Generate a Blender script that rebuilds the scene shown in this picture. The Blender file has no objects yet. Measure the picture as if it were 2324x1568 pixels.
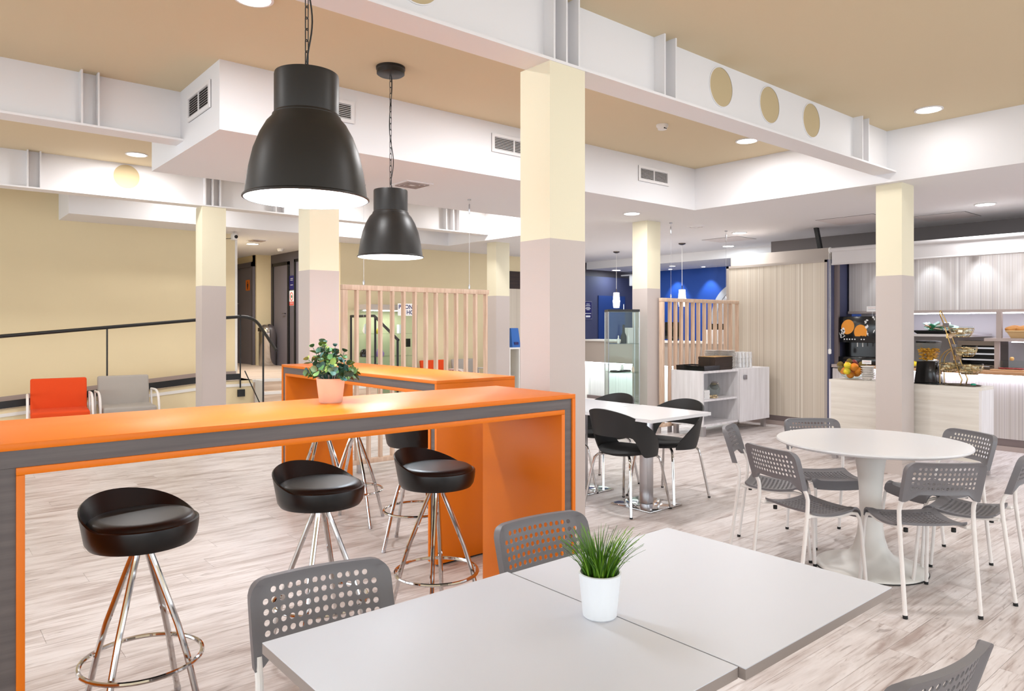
import bpy, bmesh, math, random
from mathutils import Vector, Matrix, Quaternion
random.seed(7)
PI = math.pi
sc = bpy.context.scene
C = sc.collection
R = math.radians

# ------------------------------------------------------------------ camera, world, exposure
cd = bpy.data.cameras.new('camera')
cam = bpy.data.objects.new('camera', cd); C.objects.link(cam)
cam.location = (0, 0, 1.44)
cam.rotation_euler = (PI/2, 0, R(-40.16))
cd.sensor_width = 36; cd.lens = 25.28; cd.shift_y = -0.02065
cd.clip_start = 0.05; cd.clip_end = 100
sc.camera = cam

w = bpy.data.worlds.new('world'); sc.world = w; w.use_nodes = True
bg = w.node_tree.nodes['Background']
bg.inputs[0].default_value = (0.85, 0.93, 1.0, 1); bg.inputs[1].default_value = 2.3

sc.view_settings.view_transform = 'Standard'
sc.view_settings.look = 'None'
sc.view_settings.gamma = 1
sc.view_settings.use_curve_mapping = False
sc.view_settings.exposure = 0.53
sc.cycles.adaptive_threshold = 0.05; sc.cycles.max_bounces = 6; sc.cycles.diffuse_bounces = 3; sc.cycles.glossy_bounces = 3; sc.cycles.transmission_bounces = 4
sc.cycles.transparent_max_bounces = 24; sc.cycles.caustics_reflective = False; sc.cycles.caustics_refractive = False
LAMP = 14.0            # power of one ceiling downlight

# ------------------------------------------------------------------ materials
def lin(c):
    return tuple(((v/255)/12.92 if v/255 <= .04045 else ((v/255+.055)/1.055)**2.4) for v in c)

def base(name):
    m = bpy.data.materials.new(name); m.use_nodes = True
    nt = m.node_tree
    return m, nt, nt.nodes['Principled BSDF']

def N(nt, t, **kw):
    n = nt.nodes.new(t)
    for k, v in kw.items(): setattr(n, k, v)
    return n

def M(name, c, rough=.5, metal=0, bump=0, bscale=60, var=0, vscale=3, spec=.5, coat=0):
    m, nt, b = base(name)
    col = lin(c)
    b.inputs['Base Color'].default_value = (*col, 1)
    b.inputs['Roughness'].default_value = rough
    b.inputs['Metallic'].default_value = metal
    b.inputs['Specular IOR Level'].default_value = spec
    if coat: b.inputs['Coat Weight'].default_value = coat
    tc = None
    if bump or var:
        tc = N(nt, 'ShaderNodeTexCoord')
    if bump:
        n = N(nt, 'ShaderNodeTexNoise'); n.inputs['Scale'].default_value = bscale; n.inputs['Detail'].default_value = 3
        nt.links.new(tc.outputs['Object'], n.inputs['Vector'])
        bp = N(nt, 'ShaderNodeBump'); bp.inputs['Strength'].default_value = bump; bp.inputs['Distance'].default_value = .004
        nt.links.new(n.outputs['Fac'], bp.inputs['Height']); nt.links.new(bp.outputs['Normal'], b.inputs['Normal'])
    if var:
        n = N(nt, 'ShaderNodeTexNoise'); n.inputs['Scale'].default_value = vscale; n.inputs['Detail'].default_value = 4
        nt.links.new(tc.outputs['Object'], n.inputs['Vector'])
        mx = N(nt, 'ShaderNodeMix', data_type='RGBA')
        mx.inputs[6].default_value = (*[v*(1-var) for v in col], 1)
        mx.inputs[7].default_value = (*[min(1, v*(1+var)) for v in col], 1)
        nt.links.new(n.outputs['Fac'], mx.inputs[0]); nt.links.new(mx.outputs[2], b.inputs['Base Color'])
    return m

def M_emit(name, c, s):
    m, nt, b = base(name)
    b.inputs['Base Color'].default_value = (.8, .8, .8, 1)
    b.inputs['Emission Color'].default_value = (*lin(c), 1); b.inputs['Emission Strength'].default_value = s
    return m

def M_grain(name, c0, c1, axis, scale=3, stretch=14, rough=.5, fac=(.35, .65), bump=.0, per_obj=False, coat=0):
    """wood or laminate: noise stretched along one axis of the object"""
    m, nt, b = base(name)
    tc = N(nt, 'ShaderNodeTexCoord'); mp = N(nt, 'ShaderNodeMapping')
    s = [scale*stretch]*3; s[axis] = scale
    mp.inputs['Scale'].default_value = s
    nt.links.new(tc.outputs['Object'], mp.inputs['Vector'])
    if per_obj:
        oi = N(nt, 'ShaderNodeObjectInfo'); ge = N(nt, 'ShaderNodeNewGeometry')
        ad = N(nt, 'ShaderNodeMath', operation='MULTIPLY_ADD'); ad.inputs[1].default_value = 61.0
        nt.links.new(oi.outputs['Random'], ad.inputs[0])
        ml = N(nt, 'ShaderNodeMath', operation='MULTIPLY'); ml.inputs[1].default_value = 83.0
        nt.links.new(ge.outputs['Random Per Island'], ml.inputs[0]); nt.links.new(ml.outputs[0], ad.inputs[2])
        cb = N(nt, 'ShaderNodeCombineXYZ')
        for i in range(3): nt.links.new(ad.outputs[0], cb.inputs[i])
        nt.links.new(cb.outputs[0], mp.inputs['Location'])
    n = N(nt, 'ShaderNodeTexNoise'); n.inputs['Scale'].default_value = 1; n.inputs['Detail'].default_value = 6; n.inputs['Roughness'].default_value = .6
    nt.links.new(mp.outputs[0], n.inputs['Vector'])
    r = N(nt, 'ShaderNodeValToRGB')
    r.color_ramp.elements[0].position = fac[0]; r.color_ramp.elements[0].color = (*lin(c0), 1)
    r.color_ramp.elements[1].position = fac[1]; r.color_ramp.elements[1].color = (*lin(c1), 1)
    nt.links.new(n.outputs['Fac'], r.inputs[0]); nt.links.new(r.outputs[0], b.inputs['Base Color'])
    b.inputs['Roughness'].default_value = rough
    if coat: b.inputs['Coat Weight'].default_value = coat
    if bump:
        bp = N(nt, 'ShaderNodeBump'); bp.inputs['Strength'].default_value = bump; bp.inputs['Distance'].default_value = .002
        nt.links.new(n.outputs['Fac'], bp.inputs['Height']); nt.links.new(bp.outputs['Normal'], b.inputs['Normal'])
    return m

def M_stripe(name, cols, axis, scale=60, rough=.5):
    """vertical printed stripes: noise that varies along one axis only"""
    m, nt, b = base(name)
    tc = N(nt, 'ShaderNodeTexCoord'); sp = N(nt, 'ShaderNodeSeparateXYZ')
    nt.links.new(tc.outputs['Object'], sp.inputs[0])
    n = N(nt, 'ShaderNodeTexNoise', noise_dimensions='1D'); n.inputs['Scale'].default_value = scale; n.inputs['Detail'].default_value = 2.5
    n.inputs['Roughness'].default_value = .7
    nt.links.new(sp.outputs[axis], n.inputs['W'])
    r = N(nt, 'ShaderNodeValToRGB')
    el = r.color_ramp.elements
    while len(el) < len(cols): el.new(.5)
    for i, c in enumerate(cols):
        el[i].position = .28 + .44*i/(len(cols)-1); el[i].color = (*lin(c), 1)
    nt.links.new(n.outputs['Fac'], r.inputs[0]); nt.links.new(r.outputs[0], b.inputs['Base Color'])
    b.inputs['Roughness'].default_value = rough
    return m

def M_floor(name):
    m, nt, b = base(name)
    tc = N(nt, 'ShaderNodeTexCoord')
    oi = N(nt, 'ShaderNodeObjectInfo'); ge = N(nt, 'ShaderNodeNewGeometry')
    ad = N(nt, 'ShaderNodeMath', operation='MULTIPLY_ADD'); ad.inputs[1].default_value = 61.0
    nt.links.new(oi.outputs['Random'], ad.inputs[0])
    ml = N(nt, 'ShaderNodeMath', operation='MULTIPLY'); ml.inputs[1].default_value = 83.0
    nt.links.new(ge.outputs['Random Per Island'], ml.inputs[0]); nt.links.new(ml.outputs[0], ad.inputs[2])
    cb = N(nt, 'ShaderNodeCombineXYZ')
    for i in range(3): nt.links.new(ad.outputs[0], cb.inputs[i])
    def noise(sx, sy, detail, rough, dist=0):
        mp = N(nt, 'ShaderNodeMapping'); mp.inputs['Scale'].default_value = (sx, sy, 1)
        nt.links.new(tc.outputs['Object'], mp.inputs['Vector']); nt.links.new(cb.outputs[0], mp.inputs['Location'])
        n = N(nt, 'ShaderNodeTexNoise'); n.inputs['Scale'].default_value = 1; n.inputs['Detail'].default_value = detail
        n.inputs['Roughness'].default_value = rough; n.inputs['Distortion'].default_value = dist
        nt.links.new(mp.outputs[0], n.inputs['Vector'])
        return n
    def ramp(n, stops):
        r = N(nt, 'ShaderNodeValToRGB'); el = r.color_ramp.elements
        while len(el) < len(stops): el.new(.5)
        for e, (p, c) in zip(el, stops): e.position = p; e.color = (*lin(c), 1)
        nt.links.new(n.outputs['Fac'], r.inputs[0]); return r
    big = ramp(noise(1.6, 7, 5, .6, .6), [(.30, (174, 158, 152)), (.44, (208, 199, 196)), (.58, (228, 222, 221)), (.75, (206, 196, 193))])
    fine = ramp(noise(3.0, 75, 4, .65, .35), [(.32, (160, 132, 116)), (.47, (240, 234, 230)), (1.0, (255, 255, 255))])
    knot = ramp(noise(4.5, 22, 3, .5, 1.2), [(.27, (120, 88, 70)), (.37, (255, 255, 255)), (1.0, (255, 255, 255))])
    mx = N(nt, 'ShaderNodeMix', data_type='RGBA', blend_type='MULTIPLY'); mx.inputs[0].default_value = .6
    nt.links.new(big.outputs[0], mx.inputs[6]); nt.links.new(fine.outputs[0], mx.inputs[7])
    mx2 = N(nt, 'ShaderNodeMix', data_type='RGBA', blend_type='MULTIPLY'); mx2.inputs[0].default_value = .45
    nt.links.new(mx.outputs[2], mx2.inputs[6]); nt.links.new(knot.outputs[0], mx2.inputs[7])
    nt.links.new(mx2.outputs[2], b.inputs['Base Color'])
    b.inputs['Roughness'].default_value = .42
    b.inputs['Specular IOR Level'].default_value = .45
    return m

def M_glass(name, tint=(246, 251, 249), refl=.12):
    m = bpy.data.materials.new(name); m.use_nodes = True
    nt = m.node_tree; nt.nodes.remove(nt.nodes['Principled BSDF'])
    out = nt.nodes['Material Output']
    t = N(nt, 'ShaderNodeBsdfTransparent'); t.inputs[0].default_value = (*lin(tint), 1)
    g = N(nt, 'ShaderNodeBsdfGlossy'); g.inputs['Roughness'].default_value = .02
    lw = N(nt, 'ShaderNodeLayerWeight'); lw.inputs['Blend'].default_value = .5
    pw = N(nt, 'ShaderNodeMath', operation='POWER'); pw.inputs[1].default_value = 4
    nt.links.new(lw.outputs['Facing'], pw.inputs[0])
    fr = N(nt, 'ShaderNodeMath', operation='MULTIPLY_ADD'); fr.inputs[1].default_value = .7; fr.inputs[2].default_value = .012
    nt.links.new(pw.outputs[0], fr.inputs[0])
    mx = N(nt, 'ShaderNodeMixShader')
    nt.links.new(fr.outputs[0], mx.inputs[0]); nt.links.new(t.outputs[0], mx.inputs[1]); nt.links.new(g.outputs[0], mx.inputs[2])
    nt.links.new(mx.outputs[0], out.inputs[0])
    return m

def M_glass_glow(name):
    m = bpy.data.materials.new(name); m.use_nodes = True
    nt = m.node_tree; nt.nodes.remove(nt.nodes['Principled BSDF']); out = nt.nodes['Material Output']
    t = N(nt, 'ShaderNodeBsdfTransparent'); d = N(nt, 'ShaderNodeBsdfDiffuse'); d.inputs[0].default_value = (.9, .88, .87, 1)
    g = N(nt, 'ShaderNodeBsdfGlossy'); g.inputs['Roughness'].default_value = .08
    m1 = N(nt, 'ShaderNodeMixShader'); m1.inputs[0].default_value = .45; m2 = N(nt, 'ShaderNodeMixShader'); m2.inputs[0].default_value = .12
    nt.links.new(t.outputs[0], m1.inputs[1]); nt.links.new(d.outputs[0], m1.inputs[2])
    nt.links.new(m1.outputs[0], m2.inputs[1]); nt.links.new(g.outputs[0], m2.inputs[2]); nt.links.new(m2.outputs[0], out.inputs[0])
    return m

def M_rand(name, cols, rough=.5, trans=0):
    """colour picked per object from a ramp"""
    m, nt, b = base(name)
    oi = N(nt, 'ShaderNodeObjectInfo'); r = N(nt, 'ShaderNodeValToRGB')
    el = r.color_ramp.elements
    while len(el) < len(cols): el.new(.5)
    for i, c in enumerate(cols):
        el[i].position = i/(len(cols)-1); el[i].color = (*lin(c), 1)
    nt.links.new(oi.outputs['Random'], r.inputs[0]); nt.links.new(r.outputs[0], b.inputs['Base Color'])
    b.inputs['Roughness'].default_value = rough
    return m

MAT = {
 'ceiling': M('ceiling_paint', (218, 201, 168), .85, bump=.12, bscale=140),
 'white': M('white_plaster', (234, 232, 233), .8, bump=.10, bscale=120),
 'cream': M('cream_wall', (229, 211, 172), .8, bump=.15, bscale=150, var=.03, vscale=2),
 'col_top': M('column_cream', (232, 223, 196), .75, bump=.08, bscale=120),
 'col_low': M('column_taupe', (196, 184, 178), .75, bump=.08, bscale=120),
 'beam': M('beam_white', (234, 231, 231), .55),
 'disc': M('disc_tan', (196, 176, 138), .8),
 'floor': M_floor('whitewashed_plank'),
 'gap': M('plank_joint', (120, 98, 84), .9),
 'platform': M_grain('platform_plank', (196, 170, 146), (226, 206, 186), 0, 1.2, 14, .5),
 'dark_grey': M('dark_grey_paint', (98, 92, 97), .6),
 'door_grey': M('door_grey', (116, 110, 118), .5),
 'kitchen_grey': M('kitchen_grey', (116, 108, 106), .6),
 'skirt': M('skirting_taupe', (168, 152, 146), .6),
 'kick': M('plinth_grey', (120, 106, 104), .5),
 'trim_w': M('trim_white', (232, 228, 222), .5),
 'black': M('black_metal', (22, 22, 23), .45),
 'blue': M('blue_paint', (30, 74, 156), .6),
 'blue_grey': M('blue_grey_paint', (74, 76, 104), .6),
 'blue_door': M('blue_door', (40, 66, 128), .55),
 'orange': M('orange_laminate', (227, 115, 0), .40, spec=.35),
 'grey_band': M_grain('grey_band', (88, 80, 79), (104, 95, 93), 0, 2, 20, .5),
 'white_top': M('white_laminate', (212, 213, 220), .40, spec=.3),
 'white_round': M('white_lacquer', (226, 225, 227), .25, spec=.4),
 'edge_grey': M('grey_edge_band', (150, 138, 132), .5),
 'chrome': M('chrome', (205, 203, 202), .08, 1),
 'steel': M('brushed_steel', (190, 188, 190), .28, 1),
 'brass': M('brass_wire', (176, 146, 96), .2, 1),
 'stool': M('black_moulding', (14, 13, 14), .32),
 'stool_pad': M('black_pad', (20, 19, 20), .38, bump=.06, bscale=300),
 'shell': M('charcoal_plastic', (30, 29, 29), .55, bump=.08, bscale=400),
 'shell_in': M('charcoal_fabric', (28, 29, 30), .7),
 'grey_pl': M('grey_plastic', (112, 109, 112), .45),
 'white_tube': M('white_tube', (232, 226, 222), .35),
 'rubber': M('black_rubber', (18, 18, 18), .7),
 'lamp': M('lamp_black', (26, 24, 23), .42, bump=.05, bscale=500),
 'lamp_in': M('lamp_inner_white', (240, 244, 248), .6),
 'bulb': M_emit('bulb', (235, 245, 255), 60),
 'glow': M_emit('downlight_glow', (255, 250, 244), 14),
 'glow_pend': M_emit('opal_glow', (255, 246, 240), 9),
 'led': M_emit('led_strip', (236, 240, 255), 12),
 'wood': M_grain('beech', (205, 172, 146), (226, 198, 175), 2, 2.5, 12, .5, per_obj=True),
 'white_wood': M_grain('white_wood_v', (219, 214, 214), (234, 230, 231), 2, 1.6, 16, .5),
 'white_wood_h': M_grain('white_wood_h', (214, 206, 195), (229, 223, 214), 1, 1.2, 18, .5),
 'stripe': M_stripe('stripe_beige', [(184, 169, 150), (215, 203, 186), (203, 189, 170), (234, 226, 213)], 1, 34),
 'stripe_x': M_stripe('stripe_beige_x', [(184, 169, 150), (215, 203, 186), (203, 189, 170), (234, 226, 213)], 0, 34),
 'stripe_k': M_stripe('stripe_kitchen', [(150, 142, 140), (205, 198, 196), (176, 166, 160), (226, 222, 220)], 1, 42),
 'worktop': M_grain('oak_worktop', (176, 130, 92), (206, 164, 124), 1, 2, 12, .4),
 'panel_grey': M('panel_grey_beige', (176, 164, 154), .55),
 'glass': M_glass('clear_glass'),
 'opal': M_glass_glow('glass_white_glow'),  # clear glass with white mixed into its colour for a bright glow
 'stripe_w': M_stripe('stripe_white', [(206, 212, 210), (232, 236, 234), (220, 226, 224), (242, 244, 243)], 1, 26),
 'fabric_o': M('orange_fabric', (220, 68, 2), .85, bump=.3, bscale=500),
 'fabric_g': M('grey_fabric', (166, 158, 150), .85, bump=.3, bscale=500),
 'pot_w': M('white_pot', (236, 238, 242), .4),
 'pot_p': M('pale_wood_pot', (238, 206, 188), .6, var=.05, vscale=12),
 'soil': M('moss', (30, 40, 18), .9),
 'leaf': M_rand('eucalyptus_leaf', [(22, 52, 34), (44, 92, 84), (84, 126, 50), (32, 70, 54), (130, 160, 72), (40, 88, 92), (176, 188, 100), (26, 58, 40)], .5),
 'blade': M_rand('grass_blade', [(40, 78, 14), (70, 118, 20), (112, 160, 34), (52, 92, 18), (140, 184, 50)], .45),
 'marble': M('worn_white', (226, 222, 216), .4, var=.10, vscale=4),
 'plate': M('white_china', (232, 226, 220), .3),
 'paper': M('white_card', (240, 238, 236), .6),
 'navy': M('navy_print', (36, 32, 92), .6),
 'blue_bright': M('bright_blue', (26, 92, 170), .5),
 'red': M('red_print', (200, 60, 40), .6),
 'red_dark': M('dark_red', (130, 30, 34), .5),
 'orange_print': M('orange_print', (236, 150, 40), .5),
 'sign_orange': M('sign_orange', (238, 122, 10), .5),
 'brown': M_grain('dark_brown_wood', (36, 24, 18), (58, 40, 28), 0, 3, 14, .4),
 'gold_wood': M('tray_top', (176, 132, 66), .45),
 'plastic_black': M('gloss_black', (12, 12, 13), .15),
 'corn': M('corn_flakes', (214, 150, 34), .7, var=.25, vscale=90),
 'green': M('green_print', (30, 120, 84), .5),
 'teal': M('teal_plastic', (20, 150, 120), .4),
 'packet': M_rand('packet', [(206, 178, 128), (224, 206, 170), (186, 152, 104), (232, 222, 204)], .4),
 'packet_g': M_rand('packet_green', [(40, 130, 90), (210, 226, 220), (60, 150, 110), (180, 120, 60), (236, 240, 236)], .35),
 'wicker': M('wicker', (206, 170, 122), .7, bump=.5, bscale=160),
 'bread': M('bread', (206, 142, 76), .7, var=.2, vscale=20),
 'fruit_or': M('orange_peel', (238, 136, 12), .5, bump=.3, bscale=120),
 'fruit_ye': M('yellow_apple', (228, 200, 30), .35),
 'fruit_kw': M('kiwi_skin', (112, 92, 34), .8),
 'fruit_rd': M('red_apple', (130, 40, 30), .35),
 'steel_dark': M('dark_steel', (96, 84, 74), .3, 1),
 'toaster_in': M('toaster_inside', (40, 30, 22), .5),
 'ham': M('ham', (150, 50, 44), .5),
 'cork': M('cork', (206, 160, 96), .7),
 'purple': M('lilac', (168, 130, 196), .6),
 'yellow': M('yellow', (226, 200, 60), .6),
 'grey_l': M('light_grey', (196, 190, 188), .6),
 'vent_dark': M('vent_dark', (40, 32, 28), .9),
 'blind': M('blind_fabric', (206, 200, 198), .7),
 'silver_g': M('silver_grey', (150, 146, 150), .35, .6),
 'hatch': M('hatch_white', (222, 214, 212), .8),
}

# ------------------------------------------------------------------ mesh helpers
class MB:
    def __init__(s): s.v = []; s.f = []; s.m = []
    def quad(s, idx, m=0): s.f.append(tuple(idx)); s.m.append(m)
    def box(s, x0, x1, y0, y1, z0, z1, m=0):
        b = len(s.v)
        s.v += [(x0,y0,z0),(x1,y0,z0),(x1,y1,z0),(x0,y1,z0),(x0,y0,z1),(x1,y0,z1),(x1,y1,z1),(x0,y1,z1)]
        for q in ((0,3,2,1),(4,5,6,7),(0,1,5,4),(1,2,6,5),(2,3,7,6),(3,0,4,7)): s.quad([b+i for i in q], m)
        return s
    def hexa(s, pts, m=0):
        b = len(s.v); s.v += [tuple(p) for p in pts]
        for q in ((0,3,2,1),(4,5,6,7),(0,1,5,4),(1,2,6,5),(2,3,7,6),(3,0,4,7)): s.quad([b+i for i in q], m)
        return s
    def prism(s, poly, axis, a, b, m=0):
        """polygon in the two other axes, extruded along axis from a to b"""
        n = len(poly); o = len(s.v)
        for t in (a, b):
            for p in poly:
                q = list(p); q.insert(axis, t); s.v.append(tuple(q))
        s.quad([o+i for i in range(n)][::-1], m); s.quad([o+n+i for i in range(n)], m)
        for i in range(n):
            j = (i+1) % n; s.quad((o+i, o+j, o+n+j, o+n+i), m)
        return s
    def tube(s, pts, r, n=10, closed=False, m=0, caps=True):
        P = [Vector(p) for p in pts]; k = len(P); o = len(s.v)
        rr = r if isinstance(r, (list, tuple)) else [r]*k
        T = []
        for i in range(k):
            if closed: t = P[(i+1) % k]-P[i-1]
            else: t = P[min(i+1, k-1)]-P[max(i-1, 0)]
            T.append(t.normalized())
        u = T[0].orthogonal().normalized()
        for i in range(k):
            if i:
                q = T[i-1].rotation_difference(T[i]); u = q @ u
                u = (u-T[i]*u.dot(T[i])).normalized()
            w_ = T[i].cross(u)
            for j in range(n):
                a = 2*PI*j/n; s.v.append(tuple(P[i]+(u*math.cos(a)+w_*math.sin(a))*rr[i]))
        for i in range(k if closed else k-1):
            i2 = (i+1) % k
            for j in range(n):
                j2 = (j+1) % n
                s.quad((o+i*n+j, o+i*n+j2, o+i2*n+j2, o+i2*n+j), m)
        if caps and not closed:
            s.quad([o+j for j in range(n)][::-1], m); s.quad([o+(k-1)*n+j for j in range(n)], m)
        return s
    def lathe(s, prof, n=32, c=(0,0,0), m=0, cap0=False, cap1=False):
        o = len(s.v); k = len(prof)
        for r, z in prof:
            for j in range(n):
                a = 2*PI*j/n; s.v.append((c[0]+r*math.cos(a), c[1]+r*math.sin(a), c[2]+z))
        for i in range(k-1):
            for j in range(n):
                j2 = (j+1) % n; s.quad((o+i*n+j, o+i*n+j2, o+(i+1)*n+j2, o+(i+1)*n+j), m)
        if cap0: s.quad([o+j for j in range(n)][::-1], m)
        if cap1: s.quad([o+(k-1)*n+j for j in range(n)], m)
        return s
    def ball(s, c, r, n=14, k=9, m=0, sx=1, sy=1, sz=1):
        o = len(s.v)
        prof = [(math.sin(PI*i/k), -math.cos(PI*i/k)) for i in range(k+1)]
        prof[0] = (.002, -1); prof[-1] = (.002, 1)
        for a, z in prof:
            for j in range(n):
                t = 2*PI*j/n; s.v.append((c[0]+r*sx*a*math.cos(t), c[1]+r*sy*a*math.sin(t), c[2]+r*sz*z))
        for i in range(k):
            for j in range(n):
                j2 = (j+1) % n; s.quad((o+i*n+j, o+i*n+j2, o+(i+1)*n+j2, o+(i+1)*n+j), m)
        s.quad([o+j for j in range(n)][::-1], m); s.quad([o+k*n+j for j in range(n)], m)
        return s
    def sheet(s, nu, nv, f, t, m=0, wrap=False):
        """thick sheet over f(u,v); t offset along the numerical normal"""
        o = len(s.v); e = 1e-3
        for side in (0, 1):
            for i in range(nu+1):
                for j in range(nv+1):
                    u, v = i/nu, j/nv
                    p = Vector(f(u, v))
                    if side:
                        du = Vector(f(min(1, u+e), v))-Vector(f(max(0, u-e), v))
                        dv = Vector(f(u, min(1, v+e)))-Vector(f(u, max(0, v-e)))
                        nn = du.cross(dv)
                        if nn.length > 0: nn.normalize()
                        p = p+nn*t
                    s.v.append(tuple(p))
        st = (nu+1)*(nv+1); g = lambda a, i, j: o+a*st+i*(nv+1)+j
        for i in range(nu):
            for j in range(nv):
                s.quad((g(0,i,j), g(0,i,j+1), g(0,i+1,j+1), g(0,i+1,j)), m)
                s.quad((g(1,i,j), g(1,i+1,j), g(1,i+1,j+1), g(1,i,j+1)), m)
        for i in range(nu):
            s.quad((g(0,i,0), g(0,i+1,0), g(1,i+1,0), g(1,i,0)), m)
            s.quad((g(0,i,nv), g(1,i,nv), g(1,i+1,nv), g(0,i+1,nv)), m)
        for j in range(nv):
            s.quad((g(0,0,j), g(1,0,j), g(1,0,j+1), g(0,0,j+1)), m)
            s.quad((g(0,nu,j), g(0,nu,j+1), g(1,nu,j+1), g(1,nu,j)), m)
        return s
    def mesh(s, name, mats, smooth=35, bevel=0, seg=2):
        me = bpy.data.meshes.new(name); me.from_pydata(s.v, [], s.f)
        for i, p in enumerate(me.polygons): p.material_index = s.m[i]
        for m in (mats if isinstance(mats, (list, tuple)) else [mats]): me.materials.append(MAT[m])
        bm = bmesh.new(); bm.from_mesh(me)
        bmesh.ops.recalc_face_normals(bm, faces=bm.faces)
        if bevel:
            ed = [e for e in bm.edges if len(e.link_faces) == 2 and e.calc_face_angle(0) > .6]
            bmesh.ops.bevel(bm, geom=ed, offset=bevel, segments=seg, affect='EDGES', profile=.5, clamp_overlap=True)
        bm.to_mesh(me); bm.free()
        if smooth:
            me.shade_smooth(); me.set_sharp_from_angle(angle=R(smooth))
        return me
    def build(s, name, mats, parent=None, loc=(0,0,0), rot=(0,0,0), **kw):
        return obj(name, s.mesh(name, mats, **kw), parent, loc, rot)

def obj(name, me, parent=None, loc=(0,0,0), rot=(0,0,0)):
    o = bpy.data.objects.new(name, me); C.objects.link(o)
    o.location = loc; o.rotation_euler = rot
    if parent: o.parent = parent
    return o
def tag(o, label=None, cat=None, group=None, kind=None):
    if label: o['label'] = label
    if cat: o['category'] = cat
    if group: o['group'] = group
    if kind: o['kind'] = kind
    return o
def thing(name, label, cat, loc=(0,0,0), rz=0, group=None):
    o = bpy.data.objects.new(name, None); C.objects.link(o)
    o.location = loc; o.rotation_euler = (0, 0, rz); o.empty_display_size = .1
    return tag(o, label, cat, group)
def struct(name, mb, mats, label=None, **kw):
    return tag(mb.build(name, mats, **kw), label, kind='structure')
def sempty(name, loc=(0,0,0), label=None):
    o = bpy.data.objects.new(name, None); C.objects.link(o); o.location = loc; o.empty_display_size = .1
    return tag(o, label, kind='structure')
def copy_tree(o, parent=None):
    c = o.copy(); C.objects.link(c)
    if parent: c.parent = parent
    for ch in o.children: copy_tree(ch, c)
    return c
def dup(root, loc, rz, label, group=None):
    c = copy_tree(root); c.location = loc; c.rotation_euler = (0, 0, rz); c['label'] = label
    if group: c['group'] = group
    return c
def B(*a): return MB().box(*a)
def text(name, s, size, mat, parent, loc, rot, ext=.0006, align='LEFT'):
    cu = bpy.data.curves.new(name, 'FONT'); cu.body = s; cu.size = size; cu.extrude = ext; cu.align_x = align; cu.offset = size*.018
    t = bpy.data.objects.new(name, cu); C.objects.link(t)
    dg = bpy.context.evaluated_depsgraph_get()
    me = bpy.data.meshes.new_from_object(t.evaluated_get(dg)); me.name = name
    bpy.data.objects.remove(t); bpy.data.curves.remove(cu)
    me.materials.clear(); me.materials.append(MAT[mat])
    return obj(name, me, parent, loc, rot)
def area_light(name, loc, rot, power, size, color=(1,1,1), parent=None, shape='DISK', sy=None, spread=None):
    l = bpy.data.lights.new(name, 'AREA'); l.energy = power; l.size = size; l.shape = shape; l.color = color
    if sy: l.size_y = sy
    if spread: l.spread = spread
    return obj(name, l, parent, loc, rot)
# ------------------------------------------------------------------ the setting
ZC, ZL, ZB = 3.29, 2.80, 2.883      # ceiling, dropped ceiling, underside of the beams
WY = 10.98                           # back wall

floor = struct('floor', B(-7, 13.4, -7, 16.5, -.15, -.0065), 'gap', smooth=0)
PLn, PWd = 1.22, .19
pm = B(-PLn/2+.0006, PLn/2-.0006, -PWd/2+.0006, PWd/2-.0006, -.0065, 0).mesh('plank', 'floor', smooth=0)
cand = []
fwd = Vector((math.cos(R(49.84)), math.sin(R(49.84)), 0)); rgt = Vector((math.sin(R(49.84)), -math.cos(R(49.84)), 0))
rnd = random.Random(3)
y = -6.9
while y < 11.0:
    x = -7.4 + rnd.random()*PLn
    while x < 13.2:
        p = Vector((x, y, 0)); d = p.dot(fwd); r_ = p.dot(rgt)
        score = 0
        if d > .6 and abs(r_/d) < .80 and 1.44/d*1632 < 900: score = 1/d**3
        cand.append((score, x, y)); x += PLn
    y += PWd
cand.sort(reverse=True)
for s_, x, y in cand[:300]: obj('plank', pm, floor, (x, y, 0))
far = MB()
for s_, x, y in cand[300:]:
    far.box(x-PLn/2+.0006, x+PLn/2-.0006, y-PWd/2+.0006, y+PWd/2-.0006, -.0065, 0)
tag(far.build('plank_field', 'floor', floor, smooth=0), kind='stuff')

struct('ceiling', B(-7, 7.3, -7, 11.2, ZC, ZC+.1), 'ceiling', smooth=0)
# dropped duct box with air grilles
duct = struct('ceiling_duct', B(1.675, 7.19, 5.145, 6.95, ZL, ZC), 'white', smooth=0)
lowc = struct('ceiling_low', B(7.19, 13.4, -7, 11.2, ZL, ZC+.1), 'white', smooth=0)
struct('ceiling_corridor', MB().box(1.53, 7.19, 10.23, WY, ZL, ZC).box(1.53, 7.19, WY, 16.5, ZL, ZC+.1), 'white', smooth=0)
struct('ceiling_bulkhead', B(11.4, 13.1, 4.7, WY, 2.64, ZL), 'white', smooth=0)

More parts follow.
